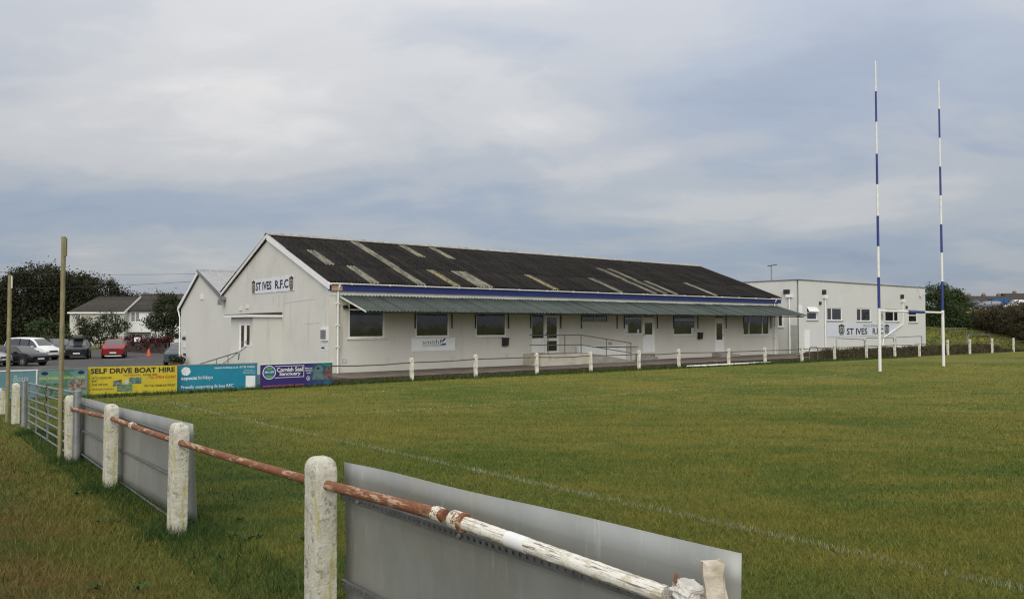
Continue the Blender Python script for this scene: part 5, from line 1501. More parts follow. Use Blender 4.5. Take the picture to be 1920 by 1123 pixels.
# ------------------------------------------------------------------ trees, hedges
def m_leaf(name, ca, cb):
    t = NT(name); a = t.attr('tint')
    n = t.noise(.55, 4, .6)
    c = t.mix(t.math('MULTIPLY_ADD', n, .7, t.math('MULTIPLY_ADD', a, .8, -.25)), ca, cb)
    t.b.inputs['Transmission Weight'].default_value = 0
    return t.done(c, .75, 0, .2)
LEAFD = m_leaf('dark_evergreen_leaf', (.008, .012, .006), (.040, .040, .018))
LEAFG = m_leaf('green_leaf', (.014, .028, .010), (.055, .080, .026))
LEAFB = m_leaf('autumn_hedge_leaf', (.016, .018, .008), (.085, .066, .032))
LEAFO = m_leaf('olive_leaf', (.012, .020, .009), (.055, .062, .026))
LEAFR = m_leaf('dark_red_leaf', (.022, .006, .007), (.09, .020, .022))
BARK = M('grey_bark', (.055, .045, .035), (.09, .075, .06), 6, .95, .1, bump=.6, bscale=20)
def leaf_cloud(name, blobs, clumps, per, sig, size, mat, parent, seed, shell=.55, inv=None):
    rg = np.random.default_rng(seed)
    vol = np.array([b[3] * b[4] * b[5] for b in blobs]) ** (2 / 3)
    pick = rg.choice(len(blobs), clumps, p=vol / vol.sum())
    d = rg.normal(0, 1, (clumps, 3)); d /= np.linalg.norm(d, axis=1)[:, None]
    r = rg.uniform(shell, 1.0, clumps) ** (1 / 2)
    B = np.array(blobs)[pick]
    c = B[:, :3] + d * r[:, None] * B[:, 3:6]
    n = clumps * per
    pos = np.repeat(c, per, 0) + rg.normal(0, 1, (n, 3)) * np.repeat(sig * rg.uniform(.5, 1.3, clumps), per)[:, None] * np.array([1, 1, .75])
    a = rg.normal(0, 1, (n, 3)); a /= np.linalg.norm(a, axis=1)[:, None]
    b = np.cross(a, rg.normal(0, 1, (n, 3))); b /= np.linalg.norm(b, axis=1)[:, None] + 1e-9
    s = size * rg.uniform(.5, 1.35, n)[:, None]
    q = np.stack([pos - a * s, pos + b * s * .42, pos + a * s, pos - b * s * .42], 1).reshape(-1, 3)
    if parent is not None: q = q - np.array(parent.location)[None]
    f = np.arange(4 * n).reshape(-1, 4)
    tint = np.repeat(np.clip(np.repeat(rg.normal(.5, .22, clumps), per) + rg.normal(0, .2, n), 0, 1), 4)
    o = np_mesh(name, q, f, mat, parent, tint); o['kind'] = 'stuff'
    return o
def tree(name, base, blobs, clumps, per, sig, size, mat, seed, label, cat='tree', trunk_r=.25, group=None):
    root = empty(name, base, 0, label, cat, group)
    rg = random.Random(seed)
    mb = MB()
    top = max(blobs, key=lambda b: b[2])
    bx, by, bz = base
    cen = np.mean(np.array(blobs)[:, :3], 0)
    h = cen[2] - bz
    fork = np.array([(cen[0] - bx) * .2, (cen[1] - by) * .2, h * .35])
    mb.tube([(0, 0, -.3), tuple(fork * .5 + np.array([rg.uniform(-.1, .1), 0, 0])), tuple(fork)], [trunk_r, trunk_r * .8, trunk_r * .65], 8)
    for k, b in enumerate(blobs):
        e = np.array(b[:3]) - np.array(base)
        for j in range(3):
            e2 = e + np.array([rg.uniform(-.6, .6) * b[3], rg.uniform(-.6, .6) * b[4], rg.uniform(-.2, .7) * b[5]])
            m = (fork + e2) / 2 + np.array([rg.uniform(-.3, .3), rg.uniform(-.3, .3), .2])
            mb.tube([tuple(fork * .95), tuple(m), tuple(e2)], [trunk_r * .4, trunk_r * .22, .02], 5)
    mb.build('trunk', BARK, root, True)
    leaf_cloud('crown', blobs, clumps, per, sig, size, mat, root, seed)
    return root
def blob(px, py, rx, ry, Y, ry_d=None):
    c = at_depth(px, py, Y); k = Y / FPX
    return (c[0], c[1], c[2], rx * k, (ry_d or rx * .8) * k, ry * k)
def gb(px, Y):
    x = (px - 960) / FPX * Y; return (x, Y, float(gz(x, Y)))
tree('evergreen_tree', gb(75, 120), [blob(75, 548, 62, 52, 120), blob(120, 560, 60, 48, 122), blob(35, 560, 45, 50, 118), blob(70, 610, 80, 45, 119), blob(150, 590, 50, 50, 121)], 1700, 40, .62, .19, LEAFD, 11,
     'large dark evergreen tree towering behind the parked vans', trunk_r=.6, group='trees beyond the car park')
tree('evergreen_tree', gb(190, 128), [blob(185, 562, 45, 40, 128), blob(225, 580, 40, 32, 130), blob(180, 610, 60, 40, 128), blob(255, 600, 40, 40, 130), blob(155, 545, 25, 30, 128)], 1150, 38, .62, .19, LEAFD, 12,
     'dark evergreen tree sloping down behind the left house roof', trunk_r=.5, group='trees beyond the car park')
tree('evergreen_tree', gb(-20, 116), [blob(-20, 580, 50, 52, 116), blob(10, 600, 45, 50, 116), blob(-60, 575, 50, 60, 118)], 800, 38, .6, .19, LEAFD, 13,
     'dark evergreen tree cut by the left picture edge', trunk_r=.5, group='trees beyond the car park')
tree('evergreen_tree', gb(-170, 116), [blob(-150, 585, 60, 45, 116), blob(-210, 590, 60, 48, 118), blob(-270, 600, 60, 40, 118)], 700, 34, .65, .24, LEAFD, 18,
     'dark evergreen tree beyond the left picture edge', trunk_r=.5, group='trees beyond the car park')
tree('hedgerow_tree', gb(310, 150), [blob(300, 585, 60, 32, 150), blob(360, 590, 60, 30, 150), blob(250, 590, 40, 28, 150)], 600, 36, .7, .22, LEAFB, 14,
     'brown green trees behind the right house roof', trunk_r=.3, group='trees beyond the car park')
tree('garden_bush', gb(90, 88), [blob(75, 625, 24, 24, 88), blob(105, 630, 25, 22, 88), blob(90, 645, 30, 16, 88)], 160, 30, .35, .2, LEAFG, 15, 'green bushes behind the white people carrier', 'bush', trunk_r=.1)
tree('young_tree', gb(190, 96), [blob(165, 612, 20, 18, 96), blob(205, 605, 24, 18, 96), blob(188, 628, 34, 18, 96), blob(150, 600, 10, 10, 96), blob(228, 612, 12, 10, 96)], 200, 30, .30, .13, LEAFO, 16,
     'small leafy tree before the left white house', trunk_r=.14, group='garden trees before the houses')
tree('young_tree', gb(318, 84), [blob(318, 585, 28, 28, 84), blob(295, 605, 22, 16, 84), blob(330, 612, 20, 26, 84), blob(312, 562, 16, 12, 84), blob(345, 590, 24, 28, 84)], 330, 34, .30, .12, LEAFO, 17,
     'bushy dark tree close against the rear hall wall', trunk_r=.16, group='garden trees before the houses')
def palm():
    b = gb(92, 80); root = empty('cabbage_palm', b, 0, 'spiky brown cabbage palm among the bushes', 'palm')
    mb = MB(); mb.tube([(0, 0, -.2), (.05, 0, 1.0), (0, 0, 1.9)], [.16, .13, .11], 8); mb.build('trunk', BARK, root, True)
    rg = np.random.default_rng(5); n = 150; vs = []; fs = []
    for i in range(n):
        a = rg.uniform(0, 6.28); e = rg.uniform(-.9, 1.3); L = rg.uniform(.7, 1.15)
        d = np.array([math.cos(a) * math.cos(e), math.sin(a) * math.cos(e), math.sin(e)]); s = np.array([-math.sin(a), math.cos(a), 0]) * .04
        o = np.array([0, 0, 1.9]); m = o + d * L * .55; tpv = o + d * L + np.array([0, 0, -.25])
        k = len(vs); vs += [o - s * .5, o + s * .5, m + s, m - s, tpv]; fs += [(k, k + 1, k + 2), (k, k + 2, k + 3), (k + 3, k + 2, k + 4)]
    np_mesh('fronds', np.array(vs), np.array(fs), m_leaf('palm_leaf', (.03, .03, .014), (.10, .085, .04)), root, rg.uniform(0, 1, len(vs)))['kind'] = 'stuff'
palm()
for k, (t_, p_, h_) in enumerate(((-4, -74, 4.6), (7, -80, 5.6), (19, -76, 4.2), (33, -82, 5.2))):
    x_, y_ = wd(t_, p_); g_ = float(gz(x_, y_))
    tree('boundary_tree', (x_, y_, g_), [(x_, y_, g_ + h_ * .55, 3.2, 2.6, h_ * .42), (x_ + 2.4, y_ + 1, g_ + h_ * .4, 2.4, 2.2, h_ * .33), (x_ - 2.2, y_, g_ + h_ * .42, 2.2, 2.0, h_ * .3)], 160, 22, .4, .3, LEAFO, 50 + k,
         'tree across the pitch mirrored in the clubhouse glass, %s from the gable' % ORD[k], trunk_r=.2, group='trees across the pitch seen in the windows')
# right hand side
tree('shrub_tree', gb(1768, 86), [blob(1758, 575, 24, 26, 86), blob(1780, 600, 34, 24, 86), blob(1745, 550, 10, 14, 86), blob(1765, 545, 10, 12, 86), blob(1750, 605, 24, 22, 86), blob(1795, 606, 20, 12, 88)], 520, 36, .32, .12, LEAFG, 21,
     'tall green shrub beside the end of the flat roofed block', 'shrub', trunk_r=.15)
tree('round_tree', gb(1783, 118), [blob(1783, 560, 26, 16, 118), blob(1790, 575, 30, 22, 118)], 200, 28, .45, .2, LEAFG, 22, 'rounded green tree left of the cars on the hill', trunk_r=.25)
def hedge():
    pa, pb = gb(1790, 97), gb(2010, 70)
    root = empty('hedge', pa, 0, 'long overgrown brown green hedge below the cars on the hill', 'hedge')
    bl = []
    n = 16
    for i in range(n + 1):
        u = i / n; px = 1790 + 220 * u; Y = 97 - 27 * u
        top = 603 - 34 * min(1, u * 1.35) + 3 * math.sin(i * 2.1); bot = at_depth(px, 0, Y); g = gb(px, Y)
        zt = at_depth(px, top, Y)[2]
        bl.append((g[0], Y + 1.0, (zt + g[2]) / 2 - .1, 1.7, 1.5, (zt - g[2]) / 2 + .15))
        bl.append((g[0] - .8, Y + 3.0, (zt + g[2]) / 2, 2.0, 1.8, (zt - g[2]) / 2))
    leaf_cloud('foliage', bl, 2200, 40, .28, .10, LEAFB, root, 31, shell=.72)
    mb = MB()
    for b in bl[::2]:
        for k in range(3):
            x = b[0] + random.uniform(-.7, .7) - pa[0]; y = b[1] - pa[1] + random.uniform(-.5, .5); z = float(gz(b[0], b[1])) - pa[2]
            mb.tube([(x, y, z - .3), (x + random.uniform(-.2, .2), y, z + 1.2), (x + random.uniform(-.5, .5), y, z + 2.4)], [.06, .045, .02], 5)
    o = mb.build('stems', BARK, root); o['kind'] = 'stuff'
hedge()

# ------------------------------------------------------------------ houses beyond the car park
SLATE = M('dark_roof_tile', (.035, .031, .028), (.055, .048, .042), 3, .9, .2, patch=(.05, .05, .03), pscale=1.5, bump=.4, bscale=6, rnd=.3)
HWHITE = M('white_house_wall', (.72, .73, .72), (.66, .67, .65), 1, .8, .2, streak=(.6, .6, .57))
HCREAM = M('cream_house_wall', (.55, .54, .49), (.49, .48, .43), 1, .8, .2, streak=(.45, .44, .4))
def house(pxl, pxr, Y, eave, ridge, depth, wall, label, wins, hip=False, extras=None):
    x0, x1 = (pxl - 960) / FPX * Y, (pxr - 960) / FPX * Y
    g = float(gz((x0 + x1) / 2, Y)); ze = at_depth(0, eave, Y)[2] - g; zr = at_depth(0, ridge, Y + depth / 2)[2] - g
    root = empty('white_house', (x0, Y, g), 0, label, 'house', 'houses beyond the car park')
    W = x1 - x0
    H = lambda px, py: (at_depth(px, py, Y)[0] - x0, at_depth(px, py, Y)[2] - g)
    rects = []
    for a, b, c, d, m in wins:
        u0, v1 = H(a, b); u1, v0 = H(c, d); rects.append((u0, v0, u1, v1))
    mb = MB(); wall_panel(mb, front, 0, W, -.5, ze, rects, .12); mb.quad((0, .13, -.5), (W, .13, -.5), (W, .13, ze), (0, .13, ze)); mb.build('front_wall', wall, root)
    mb = MB(); mb.prism([(W, .001, -.5), (W, depth, -.5), (W, depth, ze), (W, depth / 2, zr - .08), (W, .001, ze)], (-.2, 0, 0))
    mb.prism([(0, .001, -.5), (0, depth, -.5), (0, depth, ze), (0, depth / 2, zr - .08 if not hip else ze + .01), (0, .001, ze)], (.2, 0, 0)); mb.box(0.2, W - .2, depth - .2, depth, -.5, ze); mb.build('wall', wall, root)
    # tiled roof in courses
    hx = 1.6 if hip else -.15
    ncr = 9; roof = MB(); roof.poly([(-.15, -.3, ze - .05), (W + .15, -.3, ze - .05), (W + .15, depth / 2, zr - .03), (hx, depth / 2, zr - .03)])
    roof.poly([(-.15, depth + .3, ze - .05), (W + .15, depth + .3, ze - .05), (W + .15, depth / 2, zr - .03), (hx, depth / 2, zr - .03)])
    if hip: roof.poly([(-.15, -.3, ze - .05), (-.15, depth + .3, ze - .05), (hx, depth / 2, zr - .03)])
    ro = roof.build('roof', SLATE, root)
    for k in range(ncr):
        a, b = k / ncr, (k + 1) / ncr
        P = lambda u, w: (w, -.3 + (depth / 2 + .3) * u, ze - .05 + (zr + .02 - ze) * u)
        la = -.15 + (hx + .15) * a; lb = -.15 + (hx + .15) * b
        c = MB(); p1, p2, p3, p4 = P(a, la), P(a, W + .15), P(b, W + .15), P(b, lb)
        c.prism([(p1[0], p1[1], p1[2] + .03), (p2[0], p2[1], p2[2] + .03), p3, p4], (0, 0, .025)); c.build('tile_course', SLATE, ro)
    mb = MB(); mb.box(hx, W + .15, depth / 2 - .12, depth / 2 + .12, zr - .04, zr + .06); mb.build('ridge_tiles', SLATE, ro)
    mb = MB(); mb.box(-.15, W + .15, -.36, -.3, ze - .22, ze - .02); mb.build('gutter', UPVC if wall is HCREAM else BLACK, root)
    if extras != 'noverge':
        mb = MB(); mb.prism([(W + .16, -.34, ze - .22), (W + .16, depth / 2, zr - .2), (W + .16, depth / 2, zr + .08), (W + .16, -.34, ze + .06)], (.05, 0, 0)); mb.build('barge_board', UPVC, root)
    for (u0, v0, u1, v1), w in zip(rects, wins):
        window(root, front, u0, v0, u1, v1, mull=[u0 + (u1 - u0) * k / w[4] for k in range(1, w[4])], fw=.09, rec=.06, glass=GLASSB)
    return root, H, W, ze
house(131, 233, 104, 585, 556, 8.5, HCREAM, 'cream two storey house with hipped dark roof at left', [(141, 590, 151, 606, 1), (196, 590, 206, 606, 1), (214, 590, 223, 606, 1), (150, 630, 170, 648, 2), (196, 630, 212, 648, 2)], hip=True)
r, Hf, W, ze = house(238.5, 352, 105.2, 581, 552, 8.5, HWHITE, 'bright white house with dark roof beside the rear hall', [(245, 585, 262, 604, 2), (277, 585, 289, 604, 1), (246, 627, 254, 645, 1), (257, 626, 268, 645, 1), (270, 626, 281, 645, 1), (283, 626, 289, 645, 1), (308, 586, 320, 604, 1)], extras='noverge')
a = Hf(243, 624); b = Hf(290, 621); mb = MB(); mb.box(a[0], b[0], -.6, -.001, a[1] - .08, a[1] + .1); mb.build('bay_roof', BLACK, r)
a = Hf(291, 650); b = Hf(305, 620); mb = MB(); mb.box(a[0], b[0], -1.3, -.001, -.3, b[1]); mb.prism([(a[0] - .2, -1.5, b[1]), (b[0] + .2, -1.5, b[1]), ((a[0] + b[0]) / 2, -1.5, b[1] + .5)], (0, 1.5, 0)); po = mb.build('glazed_porch', UPVC, r)
mb = MB(); mb.box(a[0] + .15, b[0] - .15, -1.33, -1.3, .3, b[1] - .3); mb.build('pane', GLASSB, po)
def front_garden():
    a, b = gb(237, 84), gb(309, 80)
    L = math.hypot(b[0] - a[0], b[1] - a[1]); root = empty('garden_wall', a, math.atan2(b[1] - a[1], b[0] - a[0]), 'low brown stone wall with dark red shrubs before the white house', 'wall')
    rg = random.Random(8); ST = M('brown_stone', (.075, .055, .045), (.045, .034, .03), 4, .9, .2, bump=.6, bscale=15, rnd=.6)
    z = -.1; k = 0
    core = MB(); core.box(0, L, .05, .35, -.2, .95); core.build('core', M('earth_core', (.03, .024, .02)), root)
    while z < .95:
        u = -rg.uniform(0, .3); h = rg.uniform(.16, .24)
        while u < L:
            w = rg.uniform(.3, .65); s = MB(); s.box(max(u, 0), min(u + w - .02, L), -.02 + rg.uniform(-.03, .03), .2, z, z + h - .02); s.build('stone', ST, root); u += w
        z += h
    bl = [(a[0] + (b[0] - a[0]) * q, a[1] + (b[1] - a[1]) * q + .6, a[2] + 1.05 + .25 * math.sin(q * 9), .7, .6, .55) for q in np.linspace(.02, .98, 9)]
    root2 = empty('red_shrub', a, 0, 'row of dark red leaved shrubs along the stone wall', 'shrub')
    leaf_cloud('foliage', bl, 130, 26, .22, .12, LEAFR, root2, 41)
    mb = MB()
    for q in bl: mb.tube([(q[0] - a[0], q[1] - a[1], -.2), (q[0] - a[0] + .1, q[1] - a[1], 1.0)], [.04, .015], 5)
    mb.build('stems', BARK, root2)
    # wire fence with posts above, white notice
    r3 = empty('wire_fence', gb(225, 92), math.atan2(gb(340, 88)[1] - 92, gb(340, 88)[0] - gb(225, 92)[0]), 'thin grey railing fence before the white house', 'fence')
    Lf = math.hypot(gb(340, 88)[0] - gb(225, 92)[0], 4)
    for zz in (1.15, 1.55, 1.9):
        mb = MB(); mb.tube([(0, 0, zz), (Lf, 0, zz)], .018, 5); mb.build('wire', RAILG, r3)
    for k in range(8):
        mb = MB(); mb.tube([(Lf * k / 7, 0, -.2), (Lf * k / 7, 0, 2.0)], .03, 6); mb.build('post', RAILG, r3)
    p = at_depth(257.5, 636.5, 83.0); r4 = empty('white_notice', (p[0], p[1], float(gz(p[0], p[1]))), 0, 'small blank white notice above the stone wall', 'notice')
    mb = MB(); mb.box(-.33, .33, -.02, .02, p[2] - r4.location[2] - .24, p[2] - r4.location[2] + .24); mb.build('panel', UPVC, r4)
    mb = MB(); mb.box(-.03, .03, .02, .06, -.2, p[2] - r4.location[2] - .1); mb.build('stake', BARK, r4)
front_garden()
def cone():
    b = gb(280, 73); root = empty('traffic_cone', b, 0, 'orange traffic cone standing in the car park', 'traffic cone')
    OR = M('orange_cone_plastic', (.55, .07, .02), (.48, .06, .02), 4, .45, .4)
    mb = MB(); mb.lathe([(.22, .03), (.20, .05), (.05, .74), (.03, .76)], (0, 0, 0), n=16); mb.build('cone', OR, root, True)
    mb = MB(); mb.box(-.25, .25, -.25, .25, .03, .07); mb.build('base', OR, root)
    mb = MB(); mb.lathe([(.137, .38), (.104, .52)], (0, 0, 0), n=16); mb.build('band', M('faded_band', (.55, .18, .10)), root, True)
cone()
def planter():
    p = gb(333, 52); root = empty('planter', p, 0, 'brown tub of plants by the corner of the rear hall', 'planter')
    mb = MB(); mb.lathe([(.34, .03), (.42, .5), (.45, .52), (.40, .5)], (0, 0, 0), n=14); mb.build('tub', M('brown_tub', (.12, .06, .035), (.09, .045, .03), 4, .8), root)
    leaf_cloud('plant', [(p[0], p[1], p[2] + .75, .4, .4, .35)], 20, 30, .12, .09, LEAFO, root, 43)
    mb = MB(); mb.tube([(0, 0, .4), (0, 0, .9)], .02, 5); mb.build('stem', BARK, root)
planter()
def wires():
    for (xa, ya), (xb, yb), Y, lab in (((-120, 505), (520, 510), 100, 'upper thin overhead wire crossing the sky at left'), ((-120, 541), (520, 516), 92, 'lower thin overhead wire crossing the sky at left')):
        a, b = at_depth(xa, ya, Y), at_depth(xb, yb, Y - 4)
        mb = MB(); mb.tube([tuple(a + (b - a) * k / 12 + np.array([0, 0, -.5 * math.sin(math.pi * k / 12)])) for k in range(13)], .02, 5)
        tag(mb.build('overhead_wire', BLACK), lab, 'wire', 'overhead wires')
wires()
def bungalow(pxl, pxr, Y, eave, ridge, label, wall, nchim):
    x0, x1 = (pxl - 960) / FPX * Y, (pxr - 960) / FPX * Y
    g = float(gz((x0 + x1) / 2, Y)); ze = at_depth(0, eave, Y)[2] - g; zr = at_depth(0, ridge, Y + 4)[2] - g; W = x1 - x0
    root = empty('bungalow', (x0, Y, g), 0, label, 'house', 'distant bungalows on the hill')
    mb = MB(); mb.box(0, W, 0, 8, -1, ze); mb.build('wall', wall, root)
    mb = MB(); mb.prism([(-.3, -.4, ze - .05), (-.3, 4, zr), (-.3, 8.4, ze - .05)], (W + .6, 0, 0)); ro = mb.build('roof', SLATE, root)
    for k in range(nchim):
        u = W * (k + .5) / nchim; mb = MB(); mb.box(u - .35, u + .35, 3.7, 4.3, zr - .6, zr + .45); ch = mb.build('chimney', M('chimney_render_%s' % label[:4], (.16, .13, .11), (.12, .10, .085), 3), ro)
        for q in (-.25, .25):
            mb = MB(); mb.lathe([(.12, zr + .45), (.10, zr + .75)], (u + q * .7, 4, 0), n=8); mb.build('chimney_pot', CONC, ch)
    for k in range(3):
        mb = MB(); mb.box(W * (k + .3) / 3, W * (k + .62) / 3, -.05, -.001, ze - 1.5, ze - .4); mb.build('window', GLASSB, root)
bungalow(1822, 1908, 175, 566, 555, 'distant dark roofed bungalow with chimneys above the hill cars', HCREAM, 3)
bungalow(1900, 1990, 190, 562, 550, 'farther grey roofed bungalow at the right picture edge', HCREAM, 2)

# ------------------------------------------------------------------ vehicles
TYRE = M('tyre_rubber', (.015, .015, .015), (.022, .022, .022), 8, .85, .2); ALLOY = M('alloy_rim', (.40, .41, .42), (.33, .34, .35), 5, .3, .5, metal=.7)
LAMP = NT('headlamp_lens').done((.55, .57, .58), .12, 0, .6); REDL = NT('tail_lamp_lens').done((.30, .01, .01), .2, 0, .5)
PLATE = PLAIN('number_plate', (.70, .70, .66)); PLATEY = PLAIN('rear_number_plate', (.62, .48, .05)); TRIMB = M('black_trim', (.012, .012, .013), (.02, .02, .02), 6, .5, .4)
CGLASS = NT('car_glass').done((.045, .05, .052), .06, 0, .9)
def paint(name, c): return M(name, c, tuple(q * .93 for q in c), 1.5, .22, .4)
PROF = {   # (x, z of bonnet/roof line) front at +x, belt heights, length, width
    'hatch': dict(L=4.05, W=1.74, H=1.47, wb=2.5, r=.31, top=[(-2.02, .95), (-1.92, 1.15), (-1.6, 1.42), (-.7, 1.48), (.1, 1.46), (.45, 1.36), (1.0, 1.02), (1.8, .88), (2.0, .70)], belt=[(-2.0, .95), (1.1, .93)], g=(-1.75, .98), ws=(.3, .98), rw=(-1.95, -1.5)),
    'suv': dict(L=4.5, W=1.86, H=1.66, wb=2.68, r=.36, top=[(-2.25, 1.05), (-2.15, 1.3), (-1.9, 1.60), (-.9, 1.67), (.2, 1.64), (.55, 1.54), (1.05, 1.16), (2.0, 1.04), (2.22, .86)], belt=[(-2.2, 1.08), (1.1, 1.06)], g=(-1.95, 1.03), ws=(.42, 1.03), rw=(-2.2, -1.8)),
    'mpv': dict(L=4.8, W=1.82, H=1.92, wb=2.95, r=.34, top=[(-2.4, 1.1), (-2.32, 1.6), (-2.1, 1.86), (-1.0, 1.92), (.5, 1.88), (.9, 1.72), (1.55, 1.18), (2.15, 1.0), (2.38, .75)], belt=[(-2.35, 1.12), (1.5, 1.06)], g=(-2.15, 1.5), ws=(.75, 1.5), rw=(-2.38, -2.2)),
    'van': dict(L=4.9, W=1.9, H=1.95, wb=3.1, r=.34, top=[(-2.44, 1.9), (-2.3, 1.94), (-1.0, 1.95), (.6, 1.92), (.95, 1.75), (1.55, 1.18), (2.15, 1.02), (2.42, .75)], belt=[(-2.4, 1.15), (1.5, 1.1)], g=(.35, 1.5), ws=(.85, 1.5), rw=(-3, -2.9)),
}
def car(name, kind, px, Y, heading, color, label, cat='car', group=None, roofbox=False, rear_plate=False, silver=False, g0=None):
    P = PROF[kind]
    x = (px - 960) / FPX * Y
    root = empty(name, (x, Y, float(gz(x, Y)) + (.03 if g0 is None else g0)), R(heading), label, cat, group)
    tx, tz = zip(*P['top']); bx, bz = zip(*P['belt'])
    xs = sorted({round(v, 3) for v in list(np.linspace(-P['L'] / 2, P['L'] / 2, 25)) + [P['g'][0], P['g'][1], P['ws'][0], P['ws'][1]]})
    W2 = P['W'] / 2
    rings = []
    for q in xs:
        top = float(np.interp(q, tx, tz)); belt = min(float(np.interp(q, bx, bz)), top - .03)
        u = abs(q) / (P['L'] / 2); nar = 1 - .16 * max(0, (u - .72) / .28) ** 2
        w = W2 * nar; tum = min(1, max(0, (top - belt) / .5)); wt = w * (1 - .20 * tum)
        zb = .22 + .10 * max(0, (u - .8) / .2)
        half = [(0, zb), (w * .88, zb), (w * .98, zb + .14), (w, .55 * belt + .1), (w * .965, belt), (wt * .985, top - .055 * (1 + tum)), (wt * .80, top - .012), (0, top)]
        rings.append([(q, y, z) for y, z in half] + [(q, -y, z) for y, z in half[-2:0:-1]])
    n = len(rings[0])
    body, side, scr = MB(), MB(), MB()
    V = [v for r_ in rings for v in r_]
    faces = {'b': [], 's': [], 'w': [], 'r': []}
    for i in range(len(rings) - 1):
        m = (xs[i] + xs[i + 1]) / 2
        for k in range(n):
            f = (i * n + k, i * n + (k + 1) % n, (i + 1) * n + (k + 1) % n, (i + 1) * n + k)
            c = 'b'
            if P['g'][0] < m < P['g'][1] and k in (4, 9): c = 's'
            if P['ws'][0] < m < P['ws'][1] and k in (6, 7): c = 'w'
            if P['rw'][0] < m < P['rw'][1] and k in (6, 7): c = 'r'
            faces[c].append(f)
    faces['b'].append(tuple(range(n))[::-1]); faces['b'].append(tuple(range((len(rings) - 1) * n, len(rings) * n)))
    def sub(fs): 
        mb = MB(); idx = {}
        for f in fs:
            mb.f.append(tuple(idx.setdefault(q, len(idx)) for q in f))
        mb.v = [V[q] for q in idx]; return mb
    bo = sub(faces['b']).build('body', color, root, True)
    for kk in (4, 9):
        fs_k = [f for f in faces['s'] if f[0] % n == kk]
        if fs_k: sub(fs_k).build('side_window', CGLASS, root)
    if faces['w']: sub(faces['w']).build('windscreen', CGLASS, root)
    if faces['r']: sub(faces['r']).build('rear_window', CGLASS, root)
    top = lambda q: float(np.interp(q, tx, tz)); belt = lambda q: float(np.interp(q, bx, bz))
    # pillars
    for s in (-1, 1):
        for q in ([-.35] if kind in ('hatch', 'suv') else [-.5, .55] if kind == 'mpv' else []):
            w = W2; mb = MB()
            y0, y1 = w * .972, w * .80 * .995
            mb.prism([(q - .05, s * y0, belt(q)), (q + .05, s * y0, belt(q)), (q + .04, s * (y1 + .005), top(q) - .09), (q - .04, s * (y1 + .005), top(q) - .09)], (0, s * .012, 0)); mb.build('pillar', TRIMB, root)
        mb = MB(); q = P['g'][1] - .35; mb.box(q - .09, q + .09, s * W2 * .97, s * (W2 + .16), belt(q) - .02, belt(q) + .13); mb.build('wing_mirror', color, root, bevel=.03)
        mb = MB(); mb.box(-P['wb'] / 2 + P['r'], P['wb'] / 2 - P['r'], s * (W2 - .02), s * (W2 + .008), .24, .36); mb.build('sill_trim', TRIMB, root)
        for q in (P['wb'] / 2 * 1.02, -P['wb'] / 2 * .98):
            r = P['r']; c = (q, s * (W2 - .10), r)
            mb = MB(); mb.lathe([(r + .07, -.02), (r + .07, .105)] if s > 0 else [(r + .07, -.105), (r + .07, .02)], (q, s * (W2 - .1), r + .02), 'y', 20); mb.build('wheel_arch', TRIMB, root)
            mb = MB(); mb.lathe([(r * .6, -.1), (r * .96, -.1), (r, -.06), (r, .09), (r * .95, .12), (r * .66, .122)] if s > 0 else [(r * .66, -.122), (r * .95, -.12), (r, -.09), (r, .06), (r * .96, .1), (r * .6, .1)], c, 'y', 20); wh = mb.build('wheel', TYRE, root, True)
            mb = MB(); yy = s * (W2 + .024)
            for k in range(5):
                a = 2 * math.pi * k / 5; d = (math.cos(a), math.sin(a)); t_ = (-d[1] * .045, d[0] * .045)
                mb.prism([(c[0] + t_[0], yy, c[2] + t_[1]), (c[0] + d[0] * r * .64 + t_[0] * 1.4, yy, c[2] + d[1] * r * .64 + t_[1] * 1.4), (c[0] + d[0] * r * .64 - t_[0] * 1.4, yy, c[2] + d[1] * r * .64 - t_[1] * 1.4), (c[0] - t_[0], yy, c[2] - t_[1])], (0, -s * .02, 0))
            mb.lathe([(r * .68, -.012), (r * .68, .012)], (c[0], yy - s * .03, c[2]), 'y', 18)
            mb.build('rim', ALLOY, wh)
    xf = P['L'] / 2; hz = top(xf * .93)
    for s in (-1, 1):
        mb = MB(); zc = hz - .14
        mb.prism([(xf * .985, s * W2 * .46, zc - .06), (xf * .90, s * W2 * .90, zc - .03), (xf * .84, s * W2 * .95, zc + .07), (xf * .965, s * W2 * .48, zc + .05)], (.03, 0, 0)); mb.build('headlamp', LAMP, root)
        mb = MB(); mb.box(-xf - .015, -xf * .93, s * W2 * .62, s * W2 * .88, belt(-xf) - .32, belt(-xf) - .02); mb.build('tail_lamp', REDL, root)
    mb = MB(); mb.box(xf - .06, xf + .012, -W2 * .42, W2 * .42, hz - .24, hz - .10); mb.build('grille', TRIMB, root)
    mb = MB(); mb.box(xf - .12, xf + .02, -W2 * .62, W2 * .62, .26, .42); mb.build('air_intake', TRIMB, root)
    if silver: mb = MB(); mb.box(xf - .12, xf + .035, -W2 * .7, W2 * .7, .22, .275); mb.build('skid_plate', UPVC, root)
    mb = MB(); mb.box(xf, xf + .035, -.26, .26, .46, .57); mb.build('number_plate', PLATE, root)
    mb = MB(); mb.box(-xf - .03, -xf, -.26, .26, .55, .66); mb.build('rear_number_plate', PLATEY, root)
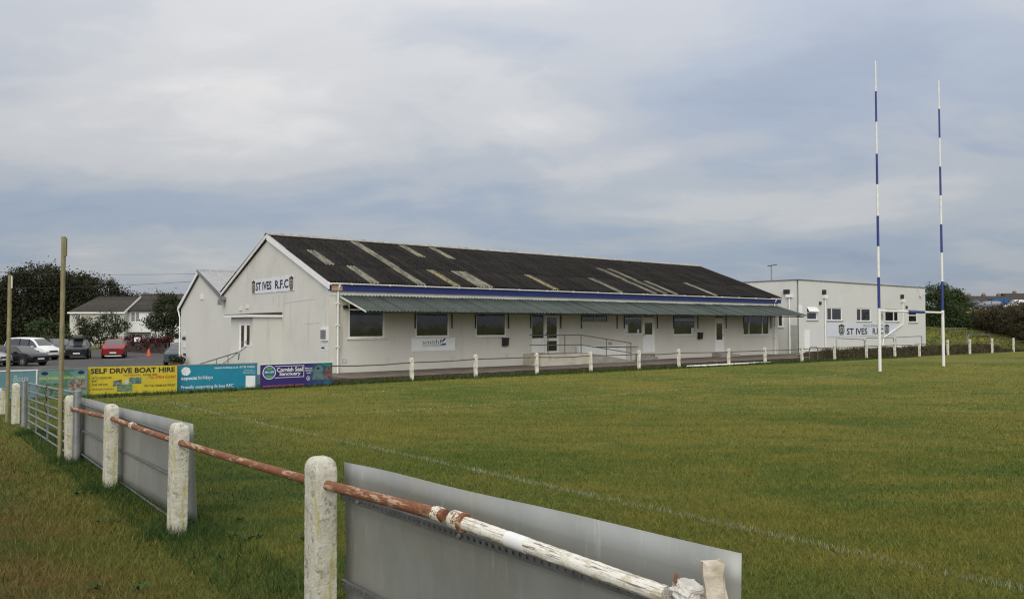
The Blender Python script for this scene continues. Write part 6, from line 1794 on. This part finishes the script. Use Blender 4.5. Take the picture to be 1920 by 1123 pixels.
    if roofbox:
        mb = MB(); z = P['H']; secs = [(-1.1, .30, .18), (-1.0, .40, .30), (-.2, .42, .34), (.6, .40, .30), (.95, .30, .14)]
        vs = []; fs = []
        for q, w, h in secs: vs += [(q, -w, z + .10), (q, w, z + .10), (q, w * .95, z + .10 + h * .75), (q, w * .6, z + .10 + h), (q, -w * .6, z + .10 + h), (q, -w * .95, z + .10 + h * .75)]
        fs = [(i * 6 + k, i * 6 + (k + 1) % 6, i * 6 + 6 + (k + 1) % 6, i * 6 + 6 + k) for i in range(4) for k in range(6)] + [tuple(range(6)), tuple(range(24, 30))]
        mb.add(vs, fs); mb.build('roof_box', BLACK, root, True)
        for q in (-.6, .4): mb = MB(); mb.box(q - .03, q + .03, -.7, .7, z - .02, z + .10); mb.build('roof_bar', TRIMB, root)
    return root
CP = 'vehicles in the car park'; HP = 'vehicles parked on the hill'
car('black_hatchback', 'hatch', 38, 57, -16, paint('black_car_paint', (.010, .010, .012)), 'black hatchback parked in front of the white people carrier', group=CP)
car('people_carrier', 'mpv', 62, 66, -18, paint('white_car_paint', (.66, .67, .68)), 'white people carrier with dark windows behind the black hatchback', group=CP)
car('silver_car', 'hatch', -30, 56, -14, paint('silver_car_paint', (.34, .35, .36)), 'silver car nose just showing at the left picture edge', group=CP)
car('dark_estate', 'suv', 112, 73, -50, paint('grey_car_paint', (.04, .042, .045)), 'dark grey car mostly hidden behind the tall timber pole', group=CP)
car('black_off_roader', 'suv', 148, 68.5, -64, paint('black_suv_paint', (.009, .011, .016)), 'black sport utility car with a roof box', group=CP, roofbox=True)
car('red_off_roader', 'suv', 216, 70, -66, paint('red_car_paint', (.23, .008, .012)), 'bright red sport utility car facing the pitch', group=CP, silver=True)
car('blue_grey_car', 'suv', 343, 58, -78, paint('blue_grey_car_paint', (.045, .065, .085)), 'blue grey car half hidden by the corner of the rear hall', group=CP)
car('dark_hatchback', 'hatch', 1812, 127, 135, paint('dark_blue_car_paint', (.013, .016, .025)), 'dark hatchback seen from behind on the hill', group=HP)
car('grey_estate', 'hatch', 1852, 124, 165, paint('slate_car_paint', (.06, .07, .10)), 'slate grey car half sunk behind the hedge on the hill', group=HP)
car('white_van', 'van', 1910, 128, 170, paint('white_van_paint', (.66, .67, .68)), 'white panel van at the right edge on the hill', 'van', group=HP)
def skip():
    b = gb(1878, 133); root = empty('blue_skip', b, 0, 'bright blue waste container beside the white van', 'container')
    SK = M('blue_container_paint', (.02, .10, .28), (.018, .085, .24), 3, .5)
    mb = MB(); mb.prism([(-1.3, 0, .2), (1.3, 0, .2), (1.5, 0, 1.9), (-1.5, 0, 1.9)], (0, 1.6, 0)); mb.build('tub', SK, root)
    for k in range(4): mb = MB(); mb.box(-1.2 + k * .8, -1.1 + k * .8, -.06, -.001, .25, 1.8); mb.build('rib', SK, root)
    for s in (-1, 1): mb = MB(); mb.box(s * .9 - .1, s * .9 + .1, .1, 1.5, 0, .2); mb.build('foot', SK, root)
skip()
